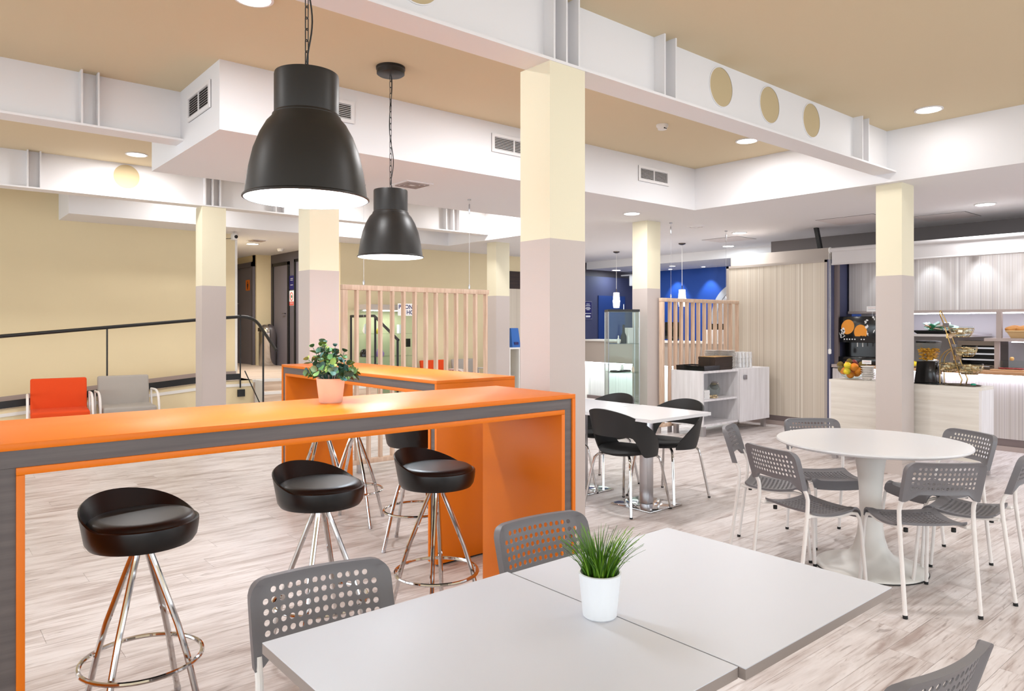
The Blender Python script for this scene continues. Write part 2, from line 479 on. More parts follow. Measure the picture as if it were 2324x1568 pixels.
def grille(parent, loc, rot, wdt, hgt, nslat=8):
    g = obj('air_grille', MB().box(-wdt/2, wdt/2, -.004, 0, -hgt/2, hgt/2).mesh('air_grille', 'vent_dark', smooth=0), parent, loc, rot)
    fr = MB(); t = .028
    fr.box(-wdt/2, wdt/2, -.016, -.004, hgt/2-t, hgt/2).box(-wdt/2, wdt/2, -.016, -.004, -hgt/2, -hgt/2+t)
    fr.box(-wdt/2, -wdt/2+t, -.016, -.004, -hgt/2+t, hgt/2-t).box(wdt/2-t, wdt/2, -.016, -.004, -hgt/2+t, hgt/2-t)
    fr.build('grille_frame', 'beam', g, smooth=0)
    B(-.006, .006, -.013, -.004, -hgt/2+t, hgt/2-t).build('mullion', 'beam', g, smooth=0)
    ih = hgt-2*t
    sm = MB().hexa([(-wdt/2+t,-.012,-.003),(wdt/2-t,-.012,-.003),(wdt/2-t,-.005,.003),(-wdt/2+t,-.005,.003),
                    (-wdt/2+t,-.012,-.001),(wdt/2-t,-.012,-.001),(wdt/2-t,-.005,.005),(-wdt/2+t,-.005,.005)]).mesh('slat', 'beam', smooth=0)
    for i in range(nslat):
        obj('slat', sm, g, (0, 0, -ih/2+ih*(i+.5)/nslat))
    return g
for x in (2.44, 4.36, 6.42): grille(duct, (x, 5.145, 3.105), (0,0,0), .53, .17)
grille(duct, (1.675, 5.59, 3.095), (0,0,-PI/2), .53, .2)

# steel beams: web, flange, stiffener plates, tan discs in the web
def beam(y0, xa, xb, stiff, discs, label):
    o = sempty('ceiling_beam', (0,0,0), label)
    B(xa, xb, y0, y0+.205, ZB, ZB+.016).build('flange', 'beam', o, smooth=0)
    B(xa, xb, y0+.088, y0+.117, ZB+.016, ZC).build('web', 'beam', o, smooth=0)
    for x in stiff:
        B(x-.006, x+.006, y0+.004, y0+.088, ZB+.016, ZC).build('stiffener', 'beam', o, smooth=0)
    for x, z in discs:
        MB().lathe([(.001,0),(.137,0),(.137,.004),(.001,.004)], 40).build('disc', 'disc', o, (x, y0+.088, z), (PI/2,0,0))
        MB().lathe([(.137,0),(.143,0),(.143,.006),(.137,.006)], 40).build('disc_rim', 'beam', o, (x, y0+.088, z), (PI/2,0,0))
    return o
beam(2.863, -3, 7.19, (2.725, 2.82, 2.918, 3.694, 3.808, 6.491, 6.614), ((1.886,3.126),(4.433,3.126),(5.079,3.126),(5.728,3.126)), 'long white steel beam with tan discs over the front columns')
beam(5.99, -3, 1.675, (.98, 1.087), (), 'short white steel beam running into the duct box')
beam(9.11, -3, 7.19, (.992, 1.106, 2.802, 2.891, 2.981, 3.685, 3.797, 6.371, 6.504, 6.622), ((1.949,3.141),(5.45,3.12)), 'white steel beam with tan discs nearest the back wall')

# columns
def column(x, y, sx, sy, top, label):
    m = MB().box(x, x+sx, y, y+sy, 1.912, top, 0).box(x-.001, x+sx+.001, y-.001, y+sy+.001, 0, 1.912, 1)
    o = struct('column', m, ['col_top', 'col_low'], label, smooth=0)
    b = MB(); t = .008
    b.box(x-t, x+sx+t, y-t, y+sy+t, 0, .1)
    b.build('skirting', 'col_low', o, smooth=0)
    return o
column(2.690, 2.868, .275, .245, ZB, 'big square column in the middle of the photo')
column(7.280, 2.850, .285, .240, ZL, 'square column in front of the buffet counter')
column(2.668, 5.868, .275, .230, ZL, 'square column behind the potted plant')
column(2.760, 9.118, .285, .245, ZB, 'leftmost square column, by the ramp')
column(7.440, 9.220, .285, .245, ZL, 'distant square column at the right of the long slat screen')
column(7.415, 6.045, .270, .250, ZL, 'square column beside the glass display tower')

# walls
struct('wall_left', B(-3, 3.81, WY, WY+.2, 0, ZC+.05), 'cream', smooth=0)
bw = MB().box(5.53, 10.4, WY, WY+.2, 0, ZL+.05, 0).box(10.4, 13.2, WY, WY+.2, 0, 2.5, 1).box(10.4, 13.2, WY+.12, WY+.3, 2.5, ZL+.05, 2)
struct('wall_back', bw, ['cream', 'blue_grey', 'dark_grey'], smooth=0)
struct('trim_1', B(3.80, 3.835, WY-.004, WY+.204, 0, ZL), 'trim_w', 'white corner edge of the cream wall by the corridor', smooth=0)
struct('wall_right', B(13.0, 13.2, 4.0, WY, 0, ZL+.05), 'blue', smooth=0)
struct('wall_kitchen', MB().box(10.5, 10.7, -3, 4.66, 0, 2.33, 0).box(10.9, 11.1, -3, 6.3, 2.33, ZL+.05, 1).box(10.5, 10.9, -3, 4.66, 2.3, 2.33, 1), ['grey_l', 'kitchen_grey'], smooth=0)
struct('wall_corridor', MB().box(5.24, 5.44, 14.0, 16.5, .4, ZL, 0).box(5.24, 5.53, 13.95, 14.15, .4, ZL, 0)
       .box(3.61, 3.81, WY+.2, 16.5, .4, ZL, 0).box(3.61, 5.44, 16.3, 16.5, .4, ZL, 0), 'cream', smooth=0)
struct('wall_lobby', B(5.53, 5.73, WY+.2, 13.95, .4, ZL), 'dark_grey', smooth=0)
# striped panels on the far back wall
struct('trim_2', B(8.7, 10.4, WY-.03, WY, 0, 2.15), 'stripe_x', 'pale striped panel on the far back wall', smooth=0)
struct('trim_3', B(8.7, 10.4, WY-.02, WY, 2.15, 2.5), 'brown', 'dark band above the striped wall panel', smooth=0)

# raised platform, stairs and ramp
PZ = .645
struct('floor_platform', B(3.62, 5.53, 10.26, 16.4, 0, PZ), 'platform', smooth=0)
st = sempty('staircase', (0,0,0), 'pale wooden steps up to the corridor')
for i in range(3):
    z1 = PZ-(i+1)*.161; y0 = 10.26-(i+1)*.28
    B(3.86, 5.66, y0, 10.26, 0, z1-.001).build('step', 'platform', st, smooth=0)
    MB().box(3.855, 5.66, y0-.006, y0+.03, z1-.035, z1+.004).box(3.848, 3.862, y0, y0+.28, z1-.04, z1+.004).build('nosing', 'trim_w', st, smooth=0)
B(3.80, 5.53, 10.254, 10.29, PZ-.035, PZ+.004).build('nosing', 'trim_w', st, smooth=0)
B(3.835, 3.86, 9.98, 10.27, 0, PZ+.003).build('stringer', 'trim_w', st, smooth=0)
rampz = lambda x: PZ - .084*max(0, 3.30-x)
ramp = struct('ramp', MB().prism([(-3, 0), (3.81, 0), (3.81, PZ), (3.3, PZ), (-3, rampz(-3))], 1, 10.255, WY), 'cream', smooth=0)
# sloping pieces of the ramp: kerb, trim, walking surface, skirting
def slope_strip(name, mat, za, zb, y0, y1, x1=3.62, parent=ramp):
    poly = [(-3, rampz(-3)+za), (3.3, PZ+za), (x1, PZ+za), (x1, PZ+zb), (3.3, PZ+zb), (-3, rampz(-3)+zb)]
    return MB().prism(poly, 1, y0, y1).build(name, mat, parent, smooth=0)
slope_strip('kerb', 'black', .015, .10, 10.235, 10.255)
slope_strip('edge_trim', 'trim_w', -.085, -.045, 10.247, 10.257, 3.8)
slope_strip('walking_surface', 'platform', .001, .006, 10.26, WY-.01)
bl = struct('baseboard_left', MB().prism([(-3, rampz(-3)), (3.3, PZ), (3.81, PZ), (3.81, PZ+.09), (3.3, PZ+.09), (-3, rampz(-3)+.09)], 1, WY-.016, WY), 'skirt', smooth=0)
# handrails
hr = thing('handrail', 'long black handrail climbing the ramp in front of the cream wall', 'handrail', (0,0,0))
def arc(p0, p1, p2, n=6):
    p0, p1, p2 = map(Vector, (p0, p1, p2))
    return [tuple((1-t)**2*p0+2*t*(1-t)*p1+t*t*p2) for t in [i/n for i in range(n+1)]]
pts = [(-3, 10.245, 1.0), (.845, 10.245, 1.300), (3.0, 10.245, 1.497), (3.45, 10.245, 1.535)] + arc((3.6,10.245,1.545),(3.80,10.24,1.56),(3.80,10.0,1.43)) + [(3.80, 9.40, 1.09)]
MB().tube(pts, .022, 10).build('rail', 'black', hr)
for x in (-.1, 1.95, 3.62):
    MB().tube([(x, 10.245, 1.0+.084*(x+3)+(-.0 if x<3 else .02)), (x, 10.245, rampz(x)-.10)], .010, 8).build('post', 'black', hr)
B(3.58, 3.68, 10.225, 10.25, .42, .52).build('post_bracket', 'black', hr, smooth=0)
MB().tube([(3.80, 9.86, 1.33), (3.80, 9.86, .165)], .013, 8).build('post', 'black', hr)
MB().tube([(3.68, 10.235, .78), (3.80, 9.98, .33)], .008, 8).build('brace', 'black', hr)
hr2 = thing('handrail', 'short black stair handrail seen through the long slat screen', 'handrail', (0,0,0))
MB().tube([(5.70, 10.93, 1.575), (5.70, 10.15, 1.575), (5.70, 9.42, 1.20)], .022, 10).build('rail', 'black', hr2)
MB().tube([(5.70, 10.93, 1.575), (5.70, 10.93, .0)], .018, 8).build('post', 'black', hr2)
MB().tube([(5.70, 10.12, 1.57), (5.70, 10.12, .0)], .018, 8).build('post', 'black', hr2)
MB().tube([(5.70, 9.44, 1.21), (5.70, 9.44, 0)], .018, 8).build('post', 'black', hr2)

# corridor doors
d1 = sempty('door_1', (5.24, 14.52, PZ), 'dark grey door with an orange toilet sign')
B(-.01, .02, -.42, .42, 0, 1.93).build('leaf', 'door_grey', d1, smooth=0)
MB().box(-.05, .03, .42, .51, 0, 2.02).box(-.05, .03, -.51, -.42, 0, 2.02).box(-.05, .03, -.51, .51, 1.93, 2.02).build('frame', 'dark_grey', d1, smooth=0)
hd = MB().tube([(-.06, .36, .95), (-.06, .36, 1.25)], .014, 8).tube([(-.06,.36,.98),(-.0,.36,.98)], .01, 6).tube([(-.06,.36,1.22),(-.0,.36,1.22)], .01, 6).build('handle', 'steel', d1)
d2 = sempty('door_2', (5.53, 13.43, PZ), 'dark grey door beside the chrome bin')
B(-.012, .02, -.34, .34, 0, 1.92).build('leaf', 'door_grey', d2, smooth=0)
MB().box(-.03, .03, .34, .40, 0, 1.98).box(-.03, .03, -.40, -.34, 0, 1.98).box(-.03, .03, -.40, .40, 1.92, 1.98).build('frame', 'black', d2, smooth=0)
MB().tube([(-.02, -.26, 1.0), (-.06, -.26, 1.0), (-.06, -.17, 1.0)], .01, 8).build('handle', 'chrome', d2)
d3 = sempty('door_3', (5.53, 12.42, PZ), 'dark grey door partly hidden by the column')
B(-.012, .02, -.32, .30, 0, 1.95).build('leaf', 'door_grey', d3, smooth=0)
MB().box(-.03, .03, .30, .36, 0, 2.0).box(-.03, .03, -.38, -.32, 0, 2.0).box(-.03, .03, -.38, .36, 1.95, 2.0).build('frame', 'black', d3, smooth=0)
# blue door in the far right wall
d4 = sempty('door_4', (12.2, WY, 0), 'blue door in the far blue wall')
B(-.44, .44, -.03, 0, 0, 2.08).build('leaf', 'blue_door', d4, smooth=0)
MB().tube([(.36,-.06,1.75),(.36,-.06,1.9)], .012, 8).build('handle', 'chrome', d4)

# access hatches in the dropped ceiling
for x0, x1, y0, y1, lb in ((9.75, 10.3, 3.1, 3.7, 'ceiling hatch right of the buffet column'), (9.1, 9.8, 3.9, 4.62, 'ceiling hatch above the tall striped cupboard'),
                      (9.82, 10.34, 6.24, 6.88, 'ceiling hatch near the small round lights')):
    h_ = sempty('ceiling_hatch', ((x0+x1)/2, (y0+y1)/2, ZL), lb)
    a, b_ = (x1-x0)/2, (y1-y0)/2
    B(-a-.008, a+.008, -b_-.008, b_+.008, -.002, 0).build('gap', 'vent_dark', h_, smooth=0)
    B(-a, a, -b_, b_, -.006, -.001).build('panel', 'hatch', h_, smooth=0)

# ------------------------------------------------------------------ lights of the room
def downlight(x, y, z, label, power=LAMP, col=(.985, .985, 1), r=.095):
    t = thing('downlight', label, 'ceiling light', (x, y, z), 0, 'round recessed downlights')
    MB().lathe([(r, 0), (r+.016, -.001), (r+.016, -.008), (r, -.010)], 32).build('trim_ring', 'beam', t)
    MB().lathe([(.001, -.004), (r, -.004), (r, -.0035), (.001, -.0035)], 32).build('diffuser', 'glow', t)
    area_light('lamp', (0, 0, -.013), (0, 0, 0), power, 2*r, col, t)
    return t
downlight(6.731, 2.416, ZC, 'round downlight in the cream ceiling at the upper right, nearest the right edge', LAMP*.12)
downlight(6.477, 4.008, ZC, 'round downlight in the cream ceiling just under the long beam')
downlight(1.924, 8.611, ZC, 'round downlight in the cream ceiling at the upper left beyond the duct', LAMP*1.2)
downlight(1.508, 4.059, ZC, 'round downlight cut by the top edge of the photo, left of the pendant chain', LAMP*1.3)
downlight(6.802, 5.785, ZL, 'round downlight in the low ceiling beside the glass display tower column')
downlight(9.332, 2.763, ZL, 'round downlight in the low ceiling over the buffet at the right edge', LAMP*.8, (.92, .96, 1))
downlight(9.46, 5.979, ZL, 'round downlight in the low ceiling above the short slat screen', LAMP*.8, (.92, .96, 1))
downlight(10.909, 7.11, ZL, 'bluish round downlight next to the tall striped cupboard', LAMP*.6, (.8, .92, 1))
downlight(4.477, 12.092, ZL, 'round downlight in the corridor ceiling by the grey doors', LAMP*2.4)
downlight(12.0, 11.0-.35, 2.64, 'tiny round downlight over the blue door', LAMP*.4, (.75, .9, 1))
downlight(12.006, 9.135, 2.64, 'tiny round downlight above the blue wall', LAMP*.4, (.8, .9, 1), .06)
# downlights out of view: this first set is added to brighten the room
for x, y in ((3.6, 1.0), (5.4, -.4), (-1.0, 4.05), (3.2, -1.6)):
    downlight(x, y, ZC, 'added round downlight in the cream ceiling, out of view', LAMP)
for x, y, k in ((3.99, 4.03, 1.9), (4.4, 8.6, 1.0), (6.85, 8.6, 1.0), (-.55, 8.6, 1.2), (2.9, 9.72, .5), (5.4, 9.72, .6)):
    downlight(x, y, ZC, 'round downlight in the cream ceiling hidden behind a column or the duct', LAMP*k)
for x, y in ((8.6, 9.0), (8.6, 1.0), (9.3, 7.6)):  # low-ceiling downlights added where they stay unseen, to supply light
    downlight(x, y, ZL, 'added round downlight in the low ceiling, out of view', LAMP*.8, (.92, .96, 1))
# ------------------------------------------------------------------ orange bar tables
def bar_table(label, loc, rz, L=2.30, Wd=.61, H=1.105):
    t = thing('bar_table', label, 'bar table', loc, rz, 'orange bar tables')
    a, b, T, k = L/2, Wd/2, .021, .092
    B(-a, a, -b, b, H-T, H).build('table_top', 'orange', t, bevel=.0015)
    B(-a+k-T, a-k+T, -b, b, H-k, H-k+T).build('inner_board', 'orange', t, bevel=.0012)
    B(-a+T, a-T, -b+.008, b-.008, H-k+T, H-T).build('core', 'grey_band', t, smooth=0)
    for s in (-1, 1):
        x0, x1 = (a-T, a) if s > 0 else (-a, -a+T)
        B(x0, x1, -b, b, .012, H-T-.0005).build('outer_panel', 'orange', t, bevel=.0012)
        x0, x1 = (a-k, a-k+T) if s > 0 else (-a+k-T, -a+k)
        B(x0, x1, -b, b, .012, H-k-.0005).build('inner_panel', 'orange', t, bevel=.0012)
        x0, x1 = (a-k+T, a-T) if s > 0 else (-a+T, -a+k-T)
        B(x0, x1, -b+.008, b-.008, .012, H-k+T-.0005).build('leg_core', 'grey_band', t, smooth=0)
        B(s*(a-k/2)-.03, s*(a-k/2)+.03, -b+.03, b-.03, 0, .012).build('glide', 'rubber', t, smooth=0)
    return t
bar_table('orange bar table in front, with the potted plant on it', (1.318, 2.755, 0), 0)
bar_table('orange bar table standing behind the front one, end panel facing us', (2.715, 4.70, 0), PI/2)

# ------------------------------------------------------------------ bar stools
def make_stool(label, loc, rz, leg0=PI/4):
    t = thing('bar_stool', label, 'bar stool', loc, rz, 'black bar stools with chrome legs')
    n = 48
    lip = lambda a: max(0., math.cos(min(PI/2, abs(a)/1.75*PI/2)))**1.1       # a = angle from the back (+y)
    m = MB(); rows = []
    for k in range(9):
        row = []
        for j in range(n):
            th = 2*PI*j/n; a = (th-PI/2-R(18)+PI) % (2*PI)-PI; q = lip(a)
            prof = [(.100, .650), (.172, .655), (.183, .672), (.188, .700), (.190+.010*q, .722+.040*q), (.189+.022*q, .732+.082*q), (.183+.022*q, .735+.084*q), (.178+.010*q, .732+.04*q), (.170, .728)][k]
            row.append(len(m.v)); m.v.append((prof[0]*math.cos(th), prof[0]*math.sin(th), prof[1]))
        rows.append(row)
    for i in range(8):
        for j in range(n): m.quad((rows[i][j], rows[i][(j+1)%n], rows[i+1][(j+1)%n], rows[i+1][j]))
    m.quad(rows[0][::-1]); m.quad(rows[8])
    m.build('seat', 'stool', t, smooth=50)
    MB().lathe([(.001,.752),(.135,.752),(.160,.750),(.172,.743),(.178,.728)], n, cap0=True, cap1=True).build('cushion', 'stool_pad', t, smooth=60)
    for i in range(4):
        a = leg0+i*PI/2; c_, s_ = math.cos(a), math.sin(a)
        P = [(.030, .652), (.034, .61), (.055, .56), (.095, .46), (.135, .36), (.170, .25), (.200, .13), (.232, .012)]
        o = MB().tube([(r*c_, r*s_, z) for r, z in P], .0115, 10).build('leg', 'chrome', t)
        MB().tube([(.231*c_, .231*s_, .018), (.235*c_, .235*s_, 0)], .0125, 10).build('foot_cap', 'steel', o)
    MB().tube([(.200*math.cos(2*PI*i/48), .200*math.sin(2*PI*i/48), .235) for i in range(48)], .0085, 8, closed=True).build('foot_ring', 'chrome', t)
    return t
GS = 'black bar stools with chrome legs'
s0 = make_stool('black bar stool nearest us at the left end of the front orange bar table', (.655, 2.85, 0), 0)
dup(s0, (1.395, 2.955, 0), 0, 'black bar stool in the middle of the three at the front orange bar table', GS)
dup(s0, (1.985, 2.925, 0), R(4), 'black bar stool at the right end of the front orange bar table', GS)
s1 = make_stool('black bar stool under the near end of the rear orange bar table', (2.54, 3.99, 0), PI/2, 0)
dup(s1, (2.505, 4.75, 0), PI/2, 'black bar stool at the middle of the rear orange bar table, seat hidden', GS)
dup(s1, (2.54, 5.36, 0), PI/2+R(30), 'black bar stool at the far end of the rear orange bar table, only legs showing', GS)

# ------------------------------------------------------------------ perforated grey chairs
def perforated(nu, nv, u0, u1, v0, v1, has, r, outline, mapf, rim):
    """sheet with round holes; outline(u,v) gives the border point, mapf(U,V,side) places it in space"""
    m = MB(); idx = {}
    du, dv = (u1-u0)/nu, (v1-v0)/nv
    def gv(a, b, s):
        k = (a, b, s)
        if k not in idx:
            idx[k] = len(m.v); m.v.append(mapf(u0+a*du/2, v0+b*dv/2, s, 0))
        return idx[k]
    for i in range(nu):
        for j in range(nv):
            ring = [(2*i,2*j),(2*i+1,2*j),(2*i+2,2*j),(2*i+2,2*j+1),(2*i+2,2*j+2),(2*i+1,2*j+2),(2*i,2*j+2),(2*i,2*j+1)]
            if not has(i, j):
                for s in (0, 1):
                    q = [gv(a, b, s) for a, b in ring]; m.quad(q if s == 0 else q[::-1])
                continue
            cu, cv = u0+(i+.5)*du, v0+(j+.5)*dv
            hp = []
            for s in (0, 1):
                row = []
                for k in range(16):
                    a = -3*PI/4+2*PI*k/16
                    row.append(len(m.v)); m.v.append(mapf(cu+r*math.cos(a), cv+r*math.sin(a), s, 0))
                hp.append(row)
                for k in range(8):
                    a, b = ring[k], ring[(k+1) % 8]
                    q = [gv(*a, s), gv(*b, s), row[(2*k+2) % 16], row[2*k+1], row[2*k]]
                    m.quad(q if s == 0 else q[::-1])
            for k in range(16):
                k2 = (k+1) % 16; m.quad((hp[0][k], hp[0][k2], hp[1][k2], hp[1][k]))
    per = [(a, 0) for a in range(2*nu)] + [(2*nu, b) for b in range(2*nv)] + [(a, 2*nv) for a in range(2*nu, 0, -1)] + [(0, b) for b in range(2*nv, 0, -1)]
    n = len(per); rings = {}
    for s in (0, 1):
        r0 = [gv(a, b, s) for a, b in per]; r1 = []; r2 = []
        for a, b in per:
            u, v = u0+a*du/2, v0+b*dv/2; U, V = outline(u, v)
            for t, rr in ((.55, r1), (1., r2)):
                rr.append(len(m.v)); m.v.append(mapf(u+(U-u)*t, v+(V-v)*t, s, rim*t))
        rings[s] = (r0, r1, r2)
        for A, Bq in ((r0, r1), (r1, r2)):
            for k in range(n):
                k2 = (k+1) % n; q = (A[k], Bq[k], Bq[k2], A[k2]); m.quad(q if s == 0 else q[::-1])
    for k in range(n):
        k2 = (k+1) % n; m.quad((rings[0][2][k], rings[1][2][k], rings[1][2][k2], rings[0][2][k2]))
    return m

def rounded(u, v, A, b0, b1, rad):
    """push a border point onto a rounded rectangle |U|<=A, b0<=V<=b1 by its direction from the middle"""
    c = (b0+b1)/2; hh = (b1-b0)/2
    du, dv = u, v-c
    k = 1/max(abs(du)/A if A else 0, abs(dv)/hh, 1e-6)
    U, V = du*k, dv*k
    cx_, cy_ = A-rad, hh-rad
    if abs(U) > cx_ and abs(V) > cy_:
        dx, dy = abs(U)-cx_, abs(V)-cy_; l = math.hypot(dx, dy)
        U = math.copysign(cx_+dx/l*rad, U); V = math.copysign(cy_+dy/l*rad, V)
    return U, V+c

def back_outline(u, v):
    U, V = rounded(u, v, .193, .590, .772, .045)
    if V < .62 and v < .63:                       # lower edge: arched, corners run straight down
        U = max(-.193, min(.193, u*1.19))
        V = .607 if abs(U) < .12 else .607-.040*min(1, (abs(U)-.12)/.05)
    return U, V
def back_map(U, V, s, rim):
    y = .036-.062*((V-.57)/.2) - .030*(1-(U/.193)**2)
    th = .004+rim*.016; sl = .006*max(0, min(1, (abs(U)-.165)/.012))
    return (U, y + (rim*.006+sl if s == 0 else rim*.006-th-sl), V)
def seat_map(U, V, s, rim):
    z = .432 - .020*math.sin(PI*min(1, max(0, (V-.09)/.31))) + .010*(U/.18)**2
    y = V
    if V > .385:
        t = (V-.385)/.085; a = min(1, t)*PI/2
        y = .385+.055*math.sin(a); z = z*1+.006 - .060*(1-math.cos(a))
    if V < .12: z += .010*(1-(V-.085)/.035)
    return (U, y, z - (0 if s == 0 else .005+rim*.007))
def make_chair(label, loc, rz, group):
    t = thing('perforated_chair', label, 'chair', loc, rz, group)
    back = perforated(14, 5, -.161, .161, .626, .751, lambda i, j: not (j == 4 and i in (0, 13)), .0078, back_outline, back_map, 1)
    back.build('backrest', 'grey_pl', t, smooth=40)
    seat = perforated(13, 10, -.145, .145, .125, .365, lambda i, j: True, .0078,
                      lambda u, v: rounded(u, v, .182, .088, .465, .02), seat_map, 1)
    seat.build('seat', 'grey_pl', t, smooth=40)
    for s in (-1, 1):
        x = .183*s
        up = [(x*.985, .026, .595), (x*.985, .036, .57), (x*.99, .050, .545), (x, .058, .515), (x, .056, .46), (x, .041, .33), (x, 0, .012)]
        l = MB().tube(up, .0105, 10).build('leg', 'white_tube', t)
        MB().tube([(x, .001, .016), (x, -.001, 0)], .0115, 10).build('foot_cap', 'rubber', l)
        xi = .168*s
        fr = [(x, .068, .425), (xi, .075, .424), (xi, .12, .420), (xi, .30, .404), (xi, .375, .412), (xi, .418, .405), (xi*1.01, .438, .375), (xi*1.03, .446, .32), (xi*1.09, .472, .012)]
        l = MB().tube(fr, .0095, 10).build('leg', 'white_tube', t)
        MB().tube([(xi*1.09, .472, .016), (xi*1.09, .473, 0)], .0105, 10).build('foot_cap', 'rubber', l)
        MB().tube([(.12*s, .115, .412), (.12*s, .115, .392)], .011, 10).build('bumper', 'rubber', t)
    return t
GR, GN = 'grey perforated chairs around the round table', 'grey perforated chairs at the white square tables'
def rz_of(fx, fy): return math.atan2(fy, fx)-PI/2
ch0 = make_chair('grey perforated chair at the left of the round table, seen from its side', (4.155, 2.662, 0), rz_of(.40, -.91), GR)
dup(ch0, (3.632, 2.080, 0), rz_of(.95, -.31), 'grey perforated chair left of the round table, back turned half to us', GR)
dup(ch0, (4.886, 2.503, 0), rz_of(-.64, -.767), 'grey perforated chair behind the round table facing us, only its backrest top showing', GR)
dup(ch0, (5.053, 1.597, 0), rz_of(-.87, .495), 'grey perforated chair right of the round table in front of the buffet counter', GR)
dup(ch0, (3.878, 1.328, 0), rz_of(.655, .756), 'grey perforated chair in front of the round table with its back square to us', GR)
dup(ch0, (4.523, 1.170, 0), rz_of(-.11, .99), 'grey perforated chair cut by the right edge of the photo', GR)
dup(ch0, (.866, 1.812, 0), rz_of(-.14, -.988), 'grey perforated chair at the left white table, in front of the bar stools', GN)
dup(ch0, (1.676, 1.805, 0), rz_of(-.08, -.997), 'grey perforated chair behind the grass pot, against the orange panel', GN)
dup(ch0, (1.590, .572, 0), rz_of(.11, .99), 'grey perforated chair at the bottom right corner, seen from above', GN)

# ------------------------------------------------------------------ white square tables
def make_table(label, loc, rz, group, sx=.70, sy=.735, edge='edge_grey', topm='white_top'):
    t = thing('square_table', label, 'table', loc, rz, group)
    m = MB().box(-sx/2, sx/2, -sy/2, sy/2, .7395, .7415)
    m.build('table_top', topm, t, smooth=0)
    B(-sx/2, sx/2, -sy/2, sy/2, .717, .7393).build('edge_band', edge, t, smooth=0)
    B(-.04, .04, -.04, .04, .012, .715).build('column', 'steel', t, bevel=.006)
    B(-.15, .15, -.15, .15, .708, .7165).build('mounting_plate', 'steel', t, smooth=0)
    B(-.20, .20, -.20, .20, 0, .012).build('base_plate', 'chrome', t, bevel=.004)
    return t
GT, GF = 'white square tables pushed together in front', 'white square tables with black chairs'
t0 = make_table('left one of the two white square tables in the foreground', (.949, 1.192, 0), 0, GT)
dup(t0, (1.6535, 1.177, 0), 0, 'right one of the two white square tables in the foreground', GT)
t1 = make_table('white square table between black chairs, nearer the round table', (4.528, 3.700, 0), PI/2, GF, .70, .74, 'white_round', 'white_round')
dup(t1, (4.515, 4.408, 0), PI/2, 'white square table between black chairs, partly hidden by the big column', GF)

# round pedestal table
rt = thing('round_table', 'round white pedestal table with a worn tulip base', 'table', (4.375, 1.888, 0))
MB().lathe([(.001,.726),(.505,.728),(.520,.735),(.525,.742),(.522,.750),(.001,.750)], 96).build('table_top', 'white_round', rt, smooth=30)
MB().lathe([(.30,0),(.302,.008),(.295,.016),(.27,.024),(.20,.042),(.13,.075),(.095,.12),(.075,.19),(.064,.28),(.060,.36),(.063,.46),(.072,.57),(.086,.66),(.100,.718),(.106,.727)], 64, cap0=True, cap1=True).build('pedestal', 'marble', rt, smooth=60)
MB().lathe([(.090,.676),(.0905,.679),(.0915,.682)], 64).build('collar_joint', 'edge_grey', rt)
MB().lathe([(.303,0),(.306,.001),(.306,.005),(.303,.006)], 64).build('base_gasket', 'rubber', rt)

# ------------------------------------------------------------------ black wrap-around chairs
def make_armchair(label, loc, rz):
    """+y is the front"""
    t = thing('tub_chair', label, 'chair', loc, rz, 'black tub chairs with chrome legs')
    def shell(u, v):
        a = (u-.5)*2*R(128); A = abs(a)
        top = .455+.345*max(0, math.cos(min(PI/2, A/R(128)*PI/2)))**.85
        k = min(1, max(0, (A-R(46))/R(30))); k = k*k*(3-2*k)
        bot = .590*(1-k)+.43*k
        bot = min(bot, top-.01)
        z = bot+(top-bot)*v
        q = (z-.43)/.37
        rad = .225+.055*q
        return (rad*1.02*math.sin(a), -rad*.98*math.cos(a)-.02*q, z)
    MB().sheet(56, 8, shell, .012).build('shell', 'shell', t, smooth=60)
    pr = [(.001,.425),(.17,.428),(.215,.440),(.226,.455),(.215,.468),(.19,.474),(.001,.470)]
    m = MB().lathe(pr, 48); m.v = [(x*1.0, y*1.0+.005, z+.02*(x*x)/.05) for x, y, z in m.v]
    m.build('seat', 'shell_in', t, smooth=60)
    for sx in (-1, 1):
        for sy in (-1, 1):
            c_, s_ = sx*.72, sy*.70
            P = [(.06,.425),(.18,.425),(.225,.418),(.252,.395),(.266,.34),(.335,.008)]
            l = MB().tube([(r*c_, r*s_, z) for r, z in P], .0105, 10).build('leg', 'chrome', t)
            MB().tube([(.335*c_, .335*s_, .012), (.336*c_, .336*s_, 0)], .0115, 8).build('foot_cap', 'rubber', l)
    return t
GB = 'black tub chairs with chrome legs'
b0 = make_armchair('black tub chair nearest us, its open back towards us', (4.335, 3.735, 0), -PI/2)
dup(b0, (4.875, 3.755, 0), PI/2, 'black tub chair on the far side of the table, right, beside the white cupboard', GB)
dup(b0, (4.83, 4.465, 0), PI/2, 'black tub chair behind the table in front of the glass tower', GB)
dup(b0, (4.27, 4.455, 0), -PI/2, 'black tub chair half hidden behind the big column', GB)

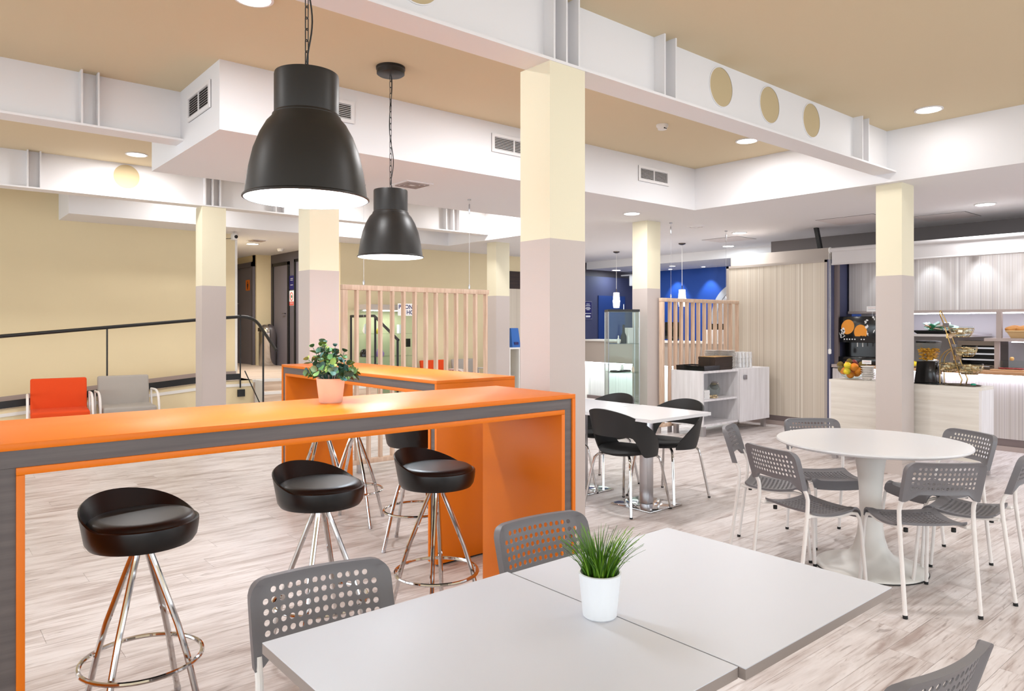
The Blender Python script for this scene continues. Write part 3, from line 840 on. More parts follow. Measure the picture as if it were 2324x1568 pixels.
# ------------------------------------------------------------------ pendant lamps
def make_pendant(label, loc, lamp=14):
    """origin on the ceiling; bottom of the shade 1.36 m below"""
    t = thing('pendant_lamp', label, 'pendant lamp', loc, 0, 'big black pendant lamps')
    zb = 1.926-ZC
    P = [(.1195,.478),(.1215,.470),(.1215,.325),(.127,.318),(.131,.306),(.150,.285),(.175,.240),(.198,.180),(.214,.110),(.224,.045),(.229,.008),(.237,.003),(.238,-.003),(.232,-.005)]
    I = [(r-.004, z) for r, z in P[:-3]]
    MB().lathe([(.001,.481)]+[(r, z) for r, z in P], 64).build('shade', 'lamp', t, (0,0,zb), smooth=32)
    MB().lathe([(.001,.474)]+[(r, z-.003) for r, z in I]+[(.231,-.004)], 64).build('shade_lining', 'lamp_in', t, (0,0,zb), smooth=50)
    MB().lathe([(.124,.318),(.1285,.316),(.1285,.310),(.124,.309)], 64).build('shade_seam', 'lamp', t, (0,0,zb))
    MB().ball((0,0,zb+.10), .065, 20, 12).build('bulb', 'bulb', t)
    MB().tube([(0,0,zb+.16),(0,0,zb+.47)], .022, 12).build('socket', 'lamp_in', t)
    pl = bpy.data.lights.new('lamp_glow', 'POINT'); pl.energy = lamp; pl.shadow_soft_size = .07; pl.color = (.82, .92, 1)
    obj('lamp_glow', pl, t, (0, 0, zb+.015))
    MB().lathe([(.001,-.058),(.088,-.058),(.099,-.050),(.100,-.022),(.104,-.018),(.104,0)], 48).build('canopy', 'lamp', t, smooth=40)
    # chain of long links from canopy to shade
    top, bot, L = -.058, zb+.481, .052
    n = int((top-bot)/(L-.009)); stp = (top-bot)/n
    link = []
    for k in range(20):
        a = 2*PI*k/20; link.append((.0075*math.cos(a), 0, .0175*(1 if math.sin(a) >= 0 else -1)+.0075*math.sin(a)))
    lm = MB().tube(link, .0021, 6, closed=True).mesh('chain_link', 'black')
    for i in range(n): obj('chain_link', lm, t, (0, 0, bot+stp*(i+.5)), (0, 0, R(20)+(i % 2)*PI/2))
    cab = []
    for i in range(33):
        f = i/32; cab.append((.020*math.sin(f*9.5+1.0)*math.sin(PI*f)**.4+.004, .012*math.sin(f*13)*math.sin(PI*f)**.4, top+(bot-top)*f))
    cab[-1] = (.03, 0, bot); cab[-2] = (.012, 0, bot+.012)
    MB().tube(cab, .0032, 6).build('cable', 'black', t)
    return t
make_pendant('big black metal pendant lamp nearest us over the front orange bar table', (1.187, 2.637, ZC))
make_pendant('black metal pendant lamp further back over the rear orange bar table', (2.671, 4.520, ZC))

# ------------------------------------------------------------------ plants on the tables
pt = thing('potted_plant', 'bushy blue-green plant in a pale wooden pot on the orange bar', 'potted plant', (1.398, 2.865, 1.105))
MB().lathe([(.001,0),(.046,0),(.049,.004),(.060,.100),(.061,.104),(.057,.104),(.052,.085),(.001,.085)], 40).build('pot', 'pot_p', pt, smooth=40)
MB().lathe([(.001,.090),(.053,.086),(.054,.08)], 24).build('soil', 'soil', pt)
lf = []
for k in range(3):
    m = MB(); nn = 8; w_ = (.0105, .0125, .009)[k]
    ctr = len(m.v); m.v.append((0, w_*1.05, -.002))
    for j in range(nn):
        a = 2*PI*j/nn-PI/2; rr = w_*(1+.12*math.sin(a))
        m.v.append((rr*math.cos(a), w_*1.05+rr*1.05*math.sin(a), .004*abs(math.cos(a))**2))
    for j in range(nn): m.quad((ctr, ctr+1+j, ctr+1+(j+1) % nn))
    lf.append(m.mesh('leaf', 'leaf', smooth=70))
rnd = random.Random(11)
stems = MB(); nl = 0
for k in range(44):
    az = 2*PI*(k*.618) + rnd.uniform(-.3, .3); lean = rnd.uniform(.05, 1.25) if k > 3 else .12*k
    L = rnd.uniform(.095, .140)*(1-.22*lean/1.25) + (.03 if lean < .35 else 0)
    p = Vector((.02*math.cos(az), .02*math.sin(az), .088)); pts = [tuple(p)]
    dirv = Vector((math.cos(az)*math.sin(lean*.6), math.sin(az)*math.sin(lean*.6), math.cos(lean*.6)))
    for s in range(6):
        dirv = (dirv+Vector((math.cos(az)*.16*lean, math.sin(az)*.16*lean, -.10*lean))).normalized()
        p = p+dirv*L/6; pts.append(tuple(p))
        if s >= 2 and nl < 298:
            for sd in (0, 1):
                ang = s*1.3+sd*PI+rnd.uniform(-.4, .4)
                side = dirv.orthogonal().normalized(); side = Quaternion(dirv, ang) @ side
                yv = (side*.85+dirv*.55+Vector((0,0,.15))).normalized(); zv = (dirv*.9-side*.4+Vector((0,0,.35)))
                xv = yv.cross(zv).normalized(); zv = xv.cross(yv)
                o = obj('leaf', lf[rnd.randrange(3)], pt); o.matrix_local = Matrix.Translation(p) @ Matrix((xv, yv, zv)).transposed().to_4x4() @ Matrix.Scale(rnd.uniform(.85, 1.35), 4)
                nl += 1
    stems.tube(pts, .0013, 5)
stems.build('stem', 'leaf', pt)

gp = thing('potted_grass', 'spiky green grass in a white ribbed pot on the foreground tables', 'potted plant', (1.273, 1.182, .7415))
m = MB(); nrib = 72; prof = [(.0375,0),(.0405,.003),(.0505,.102),(.0515,.105),(.0470,.106),(.0450,.100),(.043,.085)]
o_ = 0
for i, (r_, z_) in enumerate(prof):
    for j in range(nrib):
        g_ = 1 - (.012 if (j % 4 == 0 and 1 <= i <= 2) else 0)
        a = 2*PI*j/nrib; m.v.append((r_*g_*math.cos(a), r_*g_*math.sin(a), z_))
for i in range(len(prof)-1):
    for j in range(nrib):
        j2 = (j+1) % nrib; m.quad((i*nrib+j, i*nrib+j2, (i+1)*nrib+j2, (i+1)*nrib+j))
m.quad(list(range(nrib))[::-1]); m.build('pot', 'pot_w', gp, smooth=25)
MB().lathe([(.001,.090),(.044,.088)], 24).build('soil', 'soil', gp)
bl_ = []
for k in range(4):
    m = MB(); L = 1.; nseg = 6; bend = (.10, .25, .45, .7)[k]
    for i in range(nseg+1):
        f = i/nseg; wd = .0034*(1-f**1.6)+.0002
        yy = bend*f*f*L; zz = L*f*(1-.18*bend*f)
        m.v += [(-wd*5, yy, zz), (0, yy-.010, zz), (wd*5, yy, zz)]
    for i in range(nseg):
        for j in range(2): m.quad((3*i+j, 3*i+j+1, 3*i+j+4, 3*i+j+3))
    bl_.append(m.mesh('blade', 'blade', smooth=60))
rnd = random.Random(5)
for k in range(210):
    az = rnd.uniform(0, 2*PI); rr = .036*math.sqrt(rnd.random()); ln = .128*rnd.uniform(.6, 1.05)
    kk = min(3, int(rr/.036*2+rnd.random()*1.25))
    o = obj('blade', bl_[kk], gp, (rr*math.cos(az), rr*math.sin(az), .086), (rnd.uniform(-.10, .05)-.16*rr/.036, 0, az-PI/2+rnd.uniform(-.6, .6)))
    o.scale = (ln, ln, ln)
# ------------------------------------------------------------------ slatted wooden screens
def slat_screen(label, y, xa, xb, top, slats, wires):
    t = thing('slat_screen', label, 'room divider', (xa, y, 0), 0, 'beech slat screens hung on wires')
    L = xb-xa; dp = .055
    B(0, L, 0, dp, top-.05, top).build('top_rail', 'wood', t, bevel=.003)
    B(0, L, 0, dp, .085, .13).build('bottom_rail', 'wood', t, bevel=.003)
    B(0, .055, 0, dp, .13, top-.05).build('end_post', 'wood', t, bevel=.006)
    sm = B(0, .024, .002, dp-.002, .13, top-.05).mesh('slat', 'wood', smooth=0)
    for x in slats: obj('slat', sm, t, (x-xa, 0, 0))
    for x in (.17, L-.2): B(x, x+.05, .01, dp-.01, 0, .085).build('foot', 'steel', t, smooth=0)
    for x in wires:
        wr = MB().tube([(x-xa, dp/2, top), (x-xa, dp/2, ZL)], .0016, 6).build('wire', 'steel', t)
        MB().lathe([(.02, ZL-.012),(.02, ZL)], 16, (x-xa, dp/2, 0), cap0=True).build('ceiling_plate', 'steel', wr)
        MB().tube([(x-xa, dp/2, ZL-.05), (x-xa, dp/2, ZL-.06), (x-xa, dp/2, ZL-.15), (x-xa, dp/2, ZL-.16)], [.004,.009,.009,.004], 8).build('turnbuckle', 'steel', wr)
        MB().tube([(x-xa, dp/2, top), (x-xa, dp/2, top+.03), (x-xa, dp/2, top+.055)], [.007,.012,.005], 8).build('eye_hook', 'steel', wr)
    return t
slat_screen('long beech slat screen behind the rear orange bar table', 6.25, 3.172, 4.945, 1.82,
            [3.32, 3.45, 3.58, 3.715, 3.845, 3.978, 4.114, 4.24, 4.369, 4.5, 4.63, 4.758, 4.900], (3.41, 4.69))
slat_screen('short beech slat screen behind the white cupboard', 5.955, 7.61, 9.42, 1.79,
            [7.796, 7.917, 8.043, 8.171, 8.304, 8.432, 8.572, 8.701, 8.832, 8.965, 9.092, 9.221, 9.39], (7.83, 9.12))

# ------------------------------------------------------------------ white cupboard with dishes
cb = thing('sideboard', 'white wooden cupboard with open shelves, stacked with dishes', 'cupboard', (7.765, 5.435, 0))
W_, D_, H_ = 1.56, .49, .84; xm = .80
B(0, .025, 0, D_, .13, H_-.03).build('side_panel', 'white_wood', cb, smooth=0)
B(xm, xm+.025, 0, D_, .13, H_-.03).build('divider', 'white_wood', cb, smooth=0)
B(W_-.025, W_, 0, D_, .13, H_-.03).build('side_panel', 'white_wood', cb, smooth=0)
B(.025, W_-.025, D_-.02, D_, .13, H_-.03).build('back_panel', 'white_wood', cb, smooth=0)
B(0, W_, 0, D_, H_-.03, H_).build('top_board', 'white_wood', cb, smooth=0)
B(.025, W_-.025, 0, D_-.02, .13, .155).build('bottom_board', 'white_wood', cb, smooth=0)
B(.025, xm, .015, D_-.02, .445, .47).build('shelf', 'white_wood', cb, smooth=0)
dr = B(xm+.012, W_, -.02, 0, .125, H_).build('door', 'white_wood', cb, smooth=0)
MB().box(xm+.10, xm+.16, -.045, -.02, H_-.145, H_-.085).build('knob', 'silver_g', dr, bevel=.006)
for x in (.03, W_-.10):
    for y in (.01, D_-.06): B(x, x+.055, y, y+.05, 0, .13).build('foot', 'steel', cb, smooth=0)
ZS = H_
def stack(name, mb, mats, n, x, y, z0, dz, label, cat, group, rz=0, jit=.003, **kw):
    me = mb.mesh(name, mats, **kw)
    for i in range(n):
        o = obj(name, me, None, (x+random.uniform(-jit, jit), y+random.uniform(-jit, jit), z0+i*dz), (0, 0, rz+random.uniform(-.01, .01)))
        tag(o, label, cat, group)
def sq_plate(a): return MB().hexa([(-a*.75,-a*.75,0),(a*.75,-a*.75,0),(a*.75,a*.75,0),(-a*.75,a*.75,0),(-a,-a,.0125),(a,-a,.0125),(a,a,.0125),(-a,a,.0125)])
stack('square_plate', sq_plate(.092), 'plate', 15, 8.645, 5.66, ZS, .0165, 'white square plate in the tall stack beside the glasses', 'plate', 'tall stack of white square plates', smooth=0)
stack('square_plate', sq_plate(.085), 'plate', 15, 8.52, 5.81, ZS, .0165, 'white square plate in the stack behind the dark trays', 'plate', 'rear stack of white square plates', smooth=0)
def tray(a, b, h): 
    m = MB().box(-a, a, -b, b, 0, .006); t = .008
    return m.box(-a, a, -b, -b+t, .006, h).box(-a, a, b-t, b, .006, h).box(-a, -a+t, -b+t, b-t, .006, h).box(a-t, a, -b+t, b-t, .006, h)
stack('serving_tray', tray(.20, .13, .0155), 'brown', 11, 8.26, 5.58, ZS, .0155, 'dark brown serving tray in the stack on the white cupboard', 'tray', 'stack of dark brown trays', smooth=0)
tag(MB().box(-.195, .195, -.125, .125, 0, .004).build('place_mat', 'gold_wood', None, (8.26, 5.58, ZS+.171), smooth=0), 'golden brown mat lying on the stack of brown trays', 'mat')
stack('serving_tray', tray(.17, .22, .016), 'plastic_black', 4, 7.98, 5.66, ZS, .016, 'black plastic tray in the low stack at the left end of the white cupboard', 'tray', 'low stack of black trays', smooth=0)
gl = MB().lathe([(.036,0),(.038,.002),(.030,.078),(.024,.083),(.001,.083)], 16)
for i in range(4):
    for j in range(2):
        for k in range(3):
            o = obj('drinking_glass', gl.mesh('drinking_glass', 'opal', smooth=40) if (i+j+k) == 0 else glm, None, (8.83+i*.085, 5.58+j*.12, ZS+k*.066))
            if (i+j+k) == 0: glm = o.data
            tag(o, 'clear drinking glass upside down in the stacked glasses on the white cupboard', 'glass', 'stacked drinking glasses')
bx = MB().box(-.06, .06, -.05, .05, 0, .022).mesh('napkin_pack', 'paper', smooth=0)
for i in range(5):
    o = obj('napkin_pack', bx, None, (7.95+.006*(i % 2), 5.55, .47+i*.023)); tag(o, 'small white packet stacked on the open shelf', 'packet', 'packets on the cupboard shelf')
jr = thing('glass_jar', 'tilted glass jar with a chrome lid on the open shelf', 'jar', (8.20, 5.57, .47+.005))
m = MB().lathe([(.001,0),(.07,.003),(.082,.03),(.082,.09),(.06,.13),(.055,.145)], 24)
rot = Matrix.Rotation(R(52), 4, 'Y') @ Matrix.Rotation(R(-20), 4, 'X')
m.v = [tuple(rot @ Vector((x, y, z-.05))+Vector((0, 0, .085))) for x, y, z in m.v]; m.build('jar', 'glass', jr, smooth=50)
m = MB().lathe([(.062,.14),(.064,.15),(.064,.17),(.03,.178),(.012,.182),(.014,.195),(.001,.198)], 24, cap0=True)
m.v = [tuple(rot @ Vector((x, y, z-.05))+Vector((0, 0, .085))) for x, y, z in m.v]; m.build('lid', 'chrome', jr, smooth=40)
bk = MB().box(-.025, .025, -.018, .018, 0, .014).mesh('biscuit', 'packet', smooth=0)
for i in range(10):
    tag(obj('biscuit', bk, None, (8.05+random.uniform(0, .16), 5.50+random.uniform(0, .12), .471+.012*(i // 4)), (random.uniform(-.2,.2), random.uniform(-.2,.2), random.uniform(0, 3))), 'wrapped biscuit lying by the glass jar on the shelf', 'biscuit', 'biscuits by the glass jar')

# ------------------------------------------------------------------ tall striped cupboard
tc_ = thing('tall_cupboard', 'floor to head-high cupboard with a wide vertically striped door', 'cupboard', (9.563, 4.655, 0))
B(.012, .62, .0, 1.60, .0, 2.318).build('carcass', 'panel_grey', tc_, smooth=0)
B(-.010, .012, .075, 1.56, .135, 2.285).build('door', 'stripe', tc_, smooth=0)
MB().box(-.018, .012, 1.56, 1.60, 0, 2.318).box(-.018, .012, .035, .075, 0, 2.318).box(-.018, .012, .035, 1.60, 2.285, 2.318).build('door_frame', 'panel_grey', tc_, smooth=0)
B(-.004, .012, .075, 1.56, .06, .135).build('plinth', 'kick', tc_, smooth=0)
B(-.02, .012, .075, 1.56, 0, .06).build('plinth_tile', 'skirt', tc_, smooth=0)
B(.10, .62, .06, 1.60, 2.318, 2.49).build('header_box', 'panel_grey', tc_, smooth=0)
B(-.018, .62, -.003, .035, 0, 2.318).build('side_panel', 'blue_grey', tc_, smooth=0)
MB().hexa([(.26,.26,2.50),(.32,.26,2.50),(.32,.31,2.50),(.26,.31,2.50),(.22,.30,2.80),(.28,.30,2.80),(.28,.35,2.80),(.22,.35,2.80)]).build('ceiling_strut', 'black', tc_, smooth=0)

# ------------------------------------------------------------------ buffet kitchen behind
KX = 9.55
kb = thing('kitchen_counter', 'striped kitchen counter with an oak top along the back of the buffet', 'counter', (KX, 4.62, 0))
B(.0, .02, -6.5, 0, .14, .85).build('front_panel', 'stripe_k', kb, smooth=0)
B(.02, .90, -6.5, 0, .06, .86).build('carcass', 'kick', kb, smooth=0)
B(.012, .05, -6.5, 0, .055, .14).build('plinth', 'kick', kb, smooth=0)
B(-.005, .05, -6.5, 0, 0, .055).build('plinth_tile', 'skirt', kb, smooth=0)
B(-.06, .92, -6.5, -.2, .865, .905).build('worktop', 'worktop', kb, bevel=.003)
B(-.03, .92, -.2, 0, .865, .905).build('worktop_end', 'skirt', kb, smooth=0)
B(-.045, -.035, -6.4, -.25, .858, .864).build('led_strip', 'led', kb, smooth=0)
area_light('lamp', (-.04, -3.3, .855), (0, R(-12), 0), 7, .02, (.72, .78, 1), kb, 'RECTANGLE', 6.2)
uc = thing('wall_cabinet', 'long striped wall cabinet above the buffet shelves', 'cabinet', (10.03, 4.62, 0))
B(0, .46, -6.5, 0, 1.62, 2.30).build('front_panel', 'stripe_k', uc, smooth=0)
B(-.03, .46, -6.5, 0, 1.585, 1.62).build('bottom_board', 'skirt', uc, smooth=0)
B(.0, .012, -6.4, -.55, 1.572, 1.585).build('led_strip', 'led', uc, smooth=0)
area_light('lamp', (.02, -3.3, 1.57), (0, R(-14), 0), 9, .02, (.74, .74, 1), uc, 'RECTANGLE', 6.0)
for i, y in enumerate((4.12, 3.56, 3.00, 2.44, 1.88)):
    sp = thing('cabinet_spotlight', 'small spotlight washing the striped wall cabinet', 'spotlight', (9.84, y, 2.43), 0, 'spotlights over the wall cabinet')
    MB().lathe([(.03,-.05),(.034,-.05),(.034,.02),(.001,.02)], 16).build('housing', 'beam', sp)
    MB().lathe([(.001,-.045),(.03,-.045)], 16).build('lens', 'glow', sp)
    l = bpy.data.lights.new('lamp', 'SPOT'); l.energy = 7; l.spot_size = R(66); l.spot_blend = .7; l.shadow_soft_size = .02; l.color = (.82, .92, 1)
    obj('lamp', l, sp, (0, 0, -.06), (0, R(-16), 0))
rail = B(9.80, 9.90, -2.0, 4.62, 2.45, 2.49); tag(rail.build('lighting_rail', 'beam', None, smooth=0), 'slim rail carrying the spotlights behind the roller blind', 'light rail')
# roller blind
rb = thing('roller_blind', 'pale roller blind rolled up above the buffet opening', 'roller blind', (9.50, 4.62, 0))
MB().tube([(0, -6.5, 2.435), (0, 0, 2.435)], .030, 16).build('roller', 'blind', rb)
MB().box(-.012, -.010, -6.5, -.02, 2.245, 2.43).build('fabric', 'blind', rb, smooth=0)
MB().tube([(-.011, -6.5, 2.245), (-.011, -.02, 2.245)], .012, 10).build('bottom_bar', 'blind', rb)
MB().tube([(0, 0, 2.435), (0, .015, 2.435)], .040, 20).build('end_cap', 'trim_w', rb)
ch_ = MB().tube([(-.03, .008, 2.44), (-.03, .008, 1.10)], .003, 6).tube([(.01, .008, 2.44), (.01, .008, 1.10)], .003, 6).build('pull_cord', 'trim_w', rb)
MB().lathe([(.012,0),(.02,.01),(.02,.06),(.012,.07)], 12, (-.01, .008, 1.04), cap0=True, cap1=True).build('cord_weight', 'trim_w', ch_)
tag(B(9.66, 9.72, 4.60, 4.65, 0, 2.40).build('corner_post', 'kick', None, smooth=0), 'slim dark post at the left end of the buffet opening', 'post')
# shelves of the buffet
sh = thing('buffet_shelf', 'pale shelf with wrapped snacks left of the cupboard post', 'shelf', (9.70, 3.02, 1.29))
B(0, .75, 0, 1.05, 0, .03).build('board', 'grey_l', sh, smooth=0); B(.35, .37, .3, .34, -.385, 0).build('support', 'skirt', sh, smooth=0)
sh2 = thing('buffet_shelf', 'pale shelf carrying the wicker bread basket at the right edge', 'shelf', (9.62, 1.0, 1.245))
B(0, .80, 0, 1.86, 0, .035).build('board', 'skirt', sh2, smooth=0); B(.05, .06, .1, 1.6, -.012, -.002).build('led_strip', 'led', sh2, smooth=0)
area_light('lamp', (.06, .85, -.016), (0, R(-14), 0), 3, .02, (.74, .76, 1), sh2, 'RECTANGLE', 1.5)
tag(B(9.66, 9.72, 2.70, 2.75, 1.28, 1.585).build('shelf_post', 'skirt', None, smooth=0), 'short grey post between the two buffet shelves and the wall cabinet', 'post')
tag(B(9.70, 9.74, 2.73, 2.78, .906, 1.245).build('shelf_post', 'skirt', None, smooth=0), 'short grey post under the right buffet shelf', 'post')
# juice dispenser
jd = thing('juice_dispenser', 'black juice machine with an orange fruit picture', 'drinks machine', (9.62, 4.34, .906))
B(.06, .50, -.27, .27, 0, .10).build('base', 'plastic_black', jd, bevel=.01)
B(.24, .50, -.25, .25, .10, .30).build('back', 'plastic_black', jd, smooth=0)
B(.05, .50, -.24, .24, .29, .64).build('body', 'plastic_black', jd, bevel=.008)
fx = .049
def flat_poly(pts, mat, name, parent, x=fx, t=.002):
    MB().prism(pts, 0, x-t, x).build(name, mat, parent, smooth=0)
def ell(cy, cz, a, b, n=28, a0=0, a1=2*PI, rotn=0):
    out = []
    for i in range(n):
        th = a0+(a1-a0)*i/(n-1 if a1-a0 < 2*PI-.01 else n); yy, zz = a*math.cos(th), b*math.sin(th)
        out.append((cy+yy*math.cos(rotn)-zz*math.sin(rotn), cz+yy*math.sin(rotn)+zz*math.cos(rotn)))
    return out
flat_poly(ell(.13, .50, .085, .10, rotn=.35), 'orange_print', 'orange_picture', jd)
flat_poly([(p, max(q, .375)) for p, q in ell(-.04, .43, .085, .10)], 'orange_print', 'orange_picture', jd)
rnd = random.Random(21)
for i in range(26):
    yy, zz = rnd.choice(((rnd.uniform(.17,.235), rnd.uniform(.36,.47)), (rnd.uniform(-.235,-.10), rnd.uniform(.40,.635))))
    flat_poly(ell(yy, zz, rnd.uniform(.004,.018), rnd.uniform(.008,.03), 7, rotn=rnd.uniform(-.8,.8)), 'paper', 'splash_picture', jd, fx-.001)
for yy in (.175, .14, .105, .07, .035, -.05, -.085):
    flat_poly(ell(yy, .335, .009, .009, 12), 'paper', 'button', jd)
for yy in (-.05, -.085): flat_poly([(yy-.013, .362), (yy+.013, .362), (yy+.013, .382), (yy-.013, .382)], 'rubber', 'button_label', jd, fx-.002)
for yy in (.02, -.05): MB().tube([(.09, yy, .31), (.09, yy, .235)], .006, 8).build('spout', 'trim_w', jd)
def card(loc, rz, label, parent=None, w=.095, h=.04, stem=.02):
    t = thing('name_card', label, 'sign', loc, rz, None)
    B(-.001, .001, -w/2, w/2, stem, stem+h).build('card', 'paper', t, smooth=0)
    MB().tube([(0,0,0),(0,0,stem)], .0015, 5).build('stem', 'steel', t)
    for k, (q, c) in enumerate(((.70, 'red'), (.40, 'navy'))):
        pts = [(-.0016, w*.36-w*.72*i/18, stem+h*q+h*.10*math.sin(i*1.9+k)) for i in range(19)]
        MB().tube(pts, .0009, 4).build('lettering', c, t)
    return t
card((9.72, 4.17, 1.548), 0, 'white card standing on top of the juice machine', w=.15, h=.07, stem=.06)

# front buffet counter with food
bc = thing('buffet_counter', 'white wooden buffet counter behind the square column', 'counter', (7.62, 2.285, 0))
Lb, Db, Hb = 1.44, .335, .85
B(0, Db, 0, Lb, Hb-.028, Hb).build('top_board', 'white_wood_h', bc, smooth=0)
B(0, .022, .022, Lb-.022, .15, Hb-.028).build('front_panel', 'white_wood_h', bc, smooth=0)
B(0, Db, 0, .022, .15, Hb-.028).build('side_panel', 'white_wood', bc, smooth=0)
B(0, Db, Lb-.022, Lb, .15, Hb-.028).build('side_panel', 'white_wood', bc, smooth=0)
B(Db-.02, Db, .022, Lb-.022, .15, Hb-.028).build('back_panel', 'white_wood_h', bc, smooth=0)
B(.022, Db-.02, .022, Lb-.022, .15, .172).build('bottom_board', 'white_wood_h', bc, smooth=0)
for x in (.02, Db-.07):
    for y in (.02, Lb-.07): B(x, x+.05, y, y+.05, 0, .15).build('foot', 'steel', bc, smooth=0)
# fruit bowl
fb = thing('fruit_bowl', 'clear glass bowl heaped with fruit on the buffet counter', 'bowl', (7.80, 3.555, Hb))
MB().lathe([(.05,0),(.055,.004),(.10,.03),(.135,.08),(.152,.145),(.149,.145),(.132,.082),(.098,.035),(.05,.010),(.001,.008)], 40).build('bowl', 'glass', fb, smooth=60)
fr_ = [('orange','fruit_or',(-.075,.055,.085),.042),('orange','fruit_or',(-.07,-.05,.13),.045),('orange','fruit_or',(.00,.04,.155),.042),('orange','fruit_or',(-.05,.00,.045),.040),('orange','fruit_or',(-.04,-.085,.09),.042),
       ('yellow_apple','fruit_ye',(-.10,.005,.145),.040),('yellow_apple','fruit_ye',(-.105,.010,.085),.038),('kiwi','fruit_kw',(-.055,.105,.145),.036),('kiwi','fruit_kw',(-.08,.085,.105),.034),
       ('kiwi','fruit_kw',(.02,-.09,.15),.036),('red_apple','fruit_rd',(.03,.0,.17),.038),('red_apple','fruit_rd',(.05,-.05,.13),.040),('kiwi','fruit_kw',(-.03,.02,.185),.030),('orange','fruit_or',(.05,.06,.09),.042),('orange','fruit_or',(.05,-.02,.06),.042)]
lbl = {'orange': 'round orange in the glass fruit bowl', 'yellow_apple': 'yellow apple in the glass fruit bowl', 'kiwi': 'brown kiwi in the glass fruit bowl', 'red_apple': 'dark red apple in the glass fruit bowl'}
for nm, mt, p, r_ in fr_:
    o = MB().ball((0,0,0), r_, 16, 10, sz=(1.12 if nm == 'kiwi' else .94)).build(nm, mt, None, (7.80+p[0], 3.555+p[1], Hb+p[2]+.004), smooth=80)
    tag(o, lbl[nm], 'fruit', 'fruit in the glass bowl')
bw_ = MB().lathe([(.001,.0),(.030,.0),(.034,.006),(.062,.028),(.070,.034),(.070,.037),(.060,.030),(.001,.006)], 28)
stack('bowl', bw_, 'plate', 6, 7.76, 3.375, Hb, .0225, 'pale china bowl in the stack next to the fruit bowl', 'bowl', 'stack of pale bowls', smooth=50)
card((7.73, 3.375, Hb+.152), 0, 'white card standing on the stack of pale bowls')
# cereal dispenser
cdz = thing('cereal_dispenser', 'cereal dispenser full of corn flakes with a black base', 'dispenser', (7.80, 2.80, Hb))
def taper(x0, y0, x1, y1, z0, z1): return MB().hexa([(-x0,-y0,z0),(x0,-y0,z0),(x0,y0,z0),(-x0,y0,z0),(-x1,-y1,z1),(x1,-y1,z1),(x1,y1,z1),(-x1,y1,z1)])
taper(.10, .10, .075, .085, .012, .225).build('base', 'plastic_black', cdz, bevel=.008)
B(-.11, .11, -.125, .10, 0, .012).build('foot_plate', 'plastic_black', cdz, bevel=.004)
taper(.062, .065, .080, .090, .225, .415).build('hopper', 'glass', cdz, smooth=0)
taper(.082, .092, .082, .092, .405, .425).build('lid', 'plastic_black', cdz, bevel=.004)
m = MB(); rnd = random.Random(4)
for i in range(150):
    f = rnd.random(); hx, hy = .056+.012*f, .059+.018*f
    m.ball((rnd.uniform(-hx, hx), rnd.uniform(-hy, hy), .235+f*.115), .014, 6, 3, sz=.6)
tag(m.build('corn_flakes', 'corn', cdz, smooth=0), kind='stuff')
# tiered basket stand
ts = thing('basket_stand', 'brass stand with three tiers of wire baskets on the buffet counter', 'basket stand', (7.80, 2.515, Hb))
def P3(y, z, x=0): return (x, y, z)
m = MB()
for x in (-.075, .075): m.tube([P3(-.02, .01, x), P3(-.035, .06, x), P3(-.01, .12, x), P3(.135, .60, x*.62), P3(.16, .66, x*.5)], .006, 8)
m.tube(arc((.0375, .16, .66), (.03, .185, .72), (0, .175, .725)) + arc((0, .175, .725), (-.03, .185, .72), (-.0375, .16, .66))[1:], .006, 8)
m.build('ladder_frame', 'brass', ts)
for k in range(5):
    z = .14+k*.105; y = -.005+(z-.12)*.302
    B(-.058, .058, y-.006, y+.012, z, z+.045).build('ladder_plate', 'brass' if k % 2 else 'steel_dark', ts, smooth=0)
m = MB()
for x in (-.055, .055):
    m.tube([(x, .165, .0), (x, .165, .22)] + arc((x, .165, .22), (x, .165, .31), (x, .06, .36), 5)[1:], .0055, 8)
m.build('support_hoop', 'brass', ts)
m = MB().tube([(.10*math.cos(2*PI*i/40), .0+.165*math.sin(2*PI*i/40), .006) for i in range(40)], .006, 8, closed=True); m.build('base_ring', 'steel_dark', ts)
B(-.09, .09, -.155, .0, .002, .005).build('base_plate', 'steel_dark', ts, smooth=0)
def basket(cy, cz, r, i):
    b = MB()
    for rr, zz in ((r, .08), (r*.86, .035), (r*.6, .0)):
        b.tube([(rr*math.cos(2*PI*k/28), cy+rr*math.sin(2*PI*k/28), cz+zz) for k in range(28)], .0035, 6, closed=True)
    for k in range(14):
        a = 2*PI*k/14; b.tube([(q*r*math.cos(a), cy+q*r*math.sin(a), cz+z) for q, z in ((1, .08), (.95, .055), (.8, .02), (.6, 0), (.05, 0))], .002, 4)
    bb = b.build('basket', 'brass', ts)
    MB().lathe([(.001,.003),(r*.58,.004),(r*.84,.038),(r*.98,.085),(r*1.0,.10)], 28, (0, cy, cz)).build('liner', 'glass', bb, smooth=60)
    for k in range(11):
        a = k*2.4; q = r*.62*math.sqrt((k+.5)/11)
        o = obj('snack_packet', pkm, None, (7.80+q*math.cos(a), 2.52+cy+q*math.sin(a), Hb+cz+.03+.018*(k % 3)), (rnd.uniform(-.5,.5), rnd.uniform(-.5,.5), a))
        tag(o, 'small wrapped biscuit in the ' + ('top', 'middle', 'bottom front', 'bottom rear')[i] + ' basket of the brass stand', 'packet', 'biscuits in the ' + ('top', 'middle', 'bottom front', 'bottom rear')[i] + ' basket')
pkm = MB().box(-.03, .03, -.02, .02, -.008, .008).mesh('snack_packet', 'packet', smooth=0)
basket(-.005, .47, .105, 0); basket(-.045, .285, .095, 1); basket(-.075, .115, .115, 2); basket(.10, .13, .09, 3)
tag(MB().lathe([(.001,0),(.022,0),(.022,.018),(.012,.022),(.001,.022)], 16).build('card_holder', 'teal', None, (7.76, 2.395, Hb+.006)), 'tiny teal holder at the foot of the brass basket stand', 'holder')
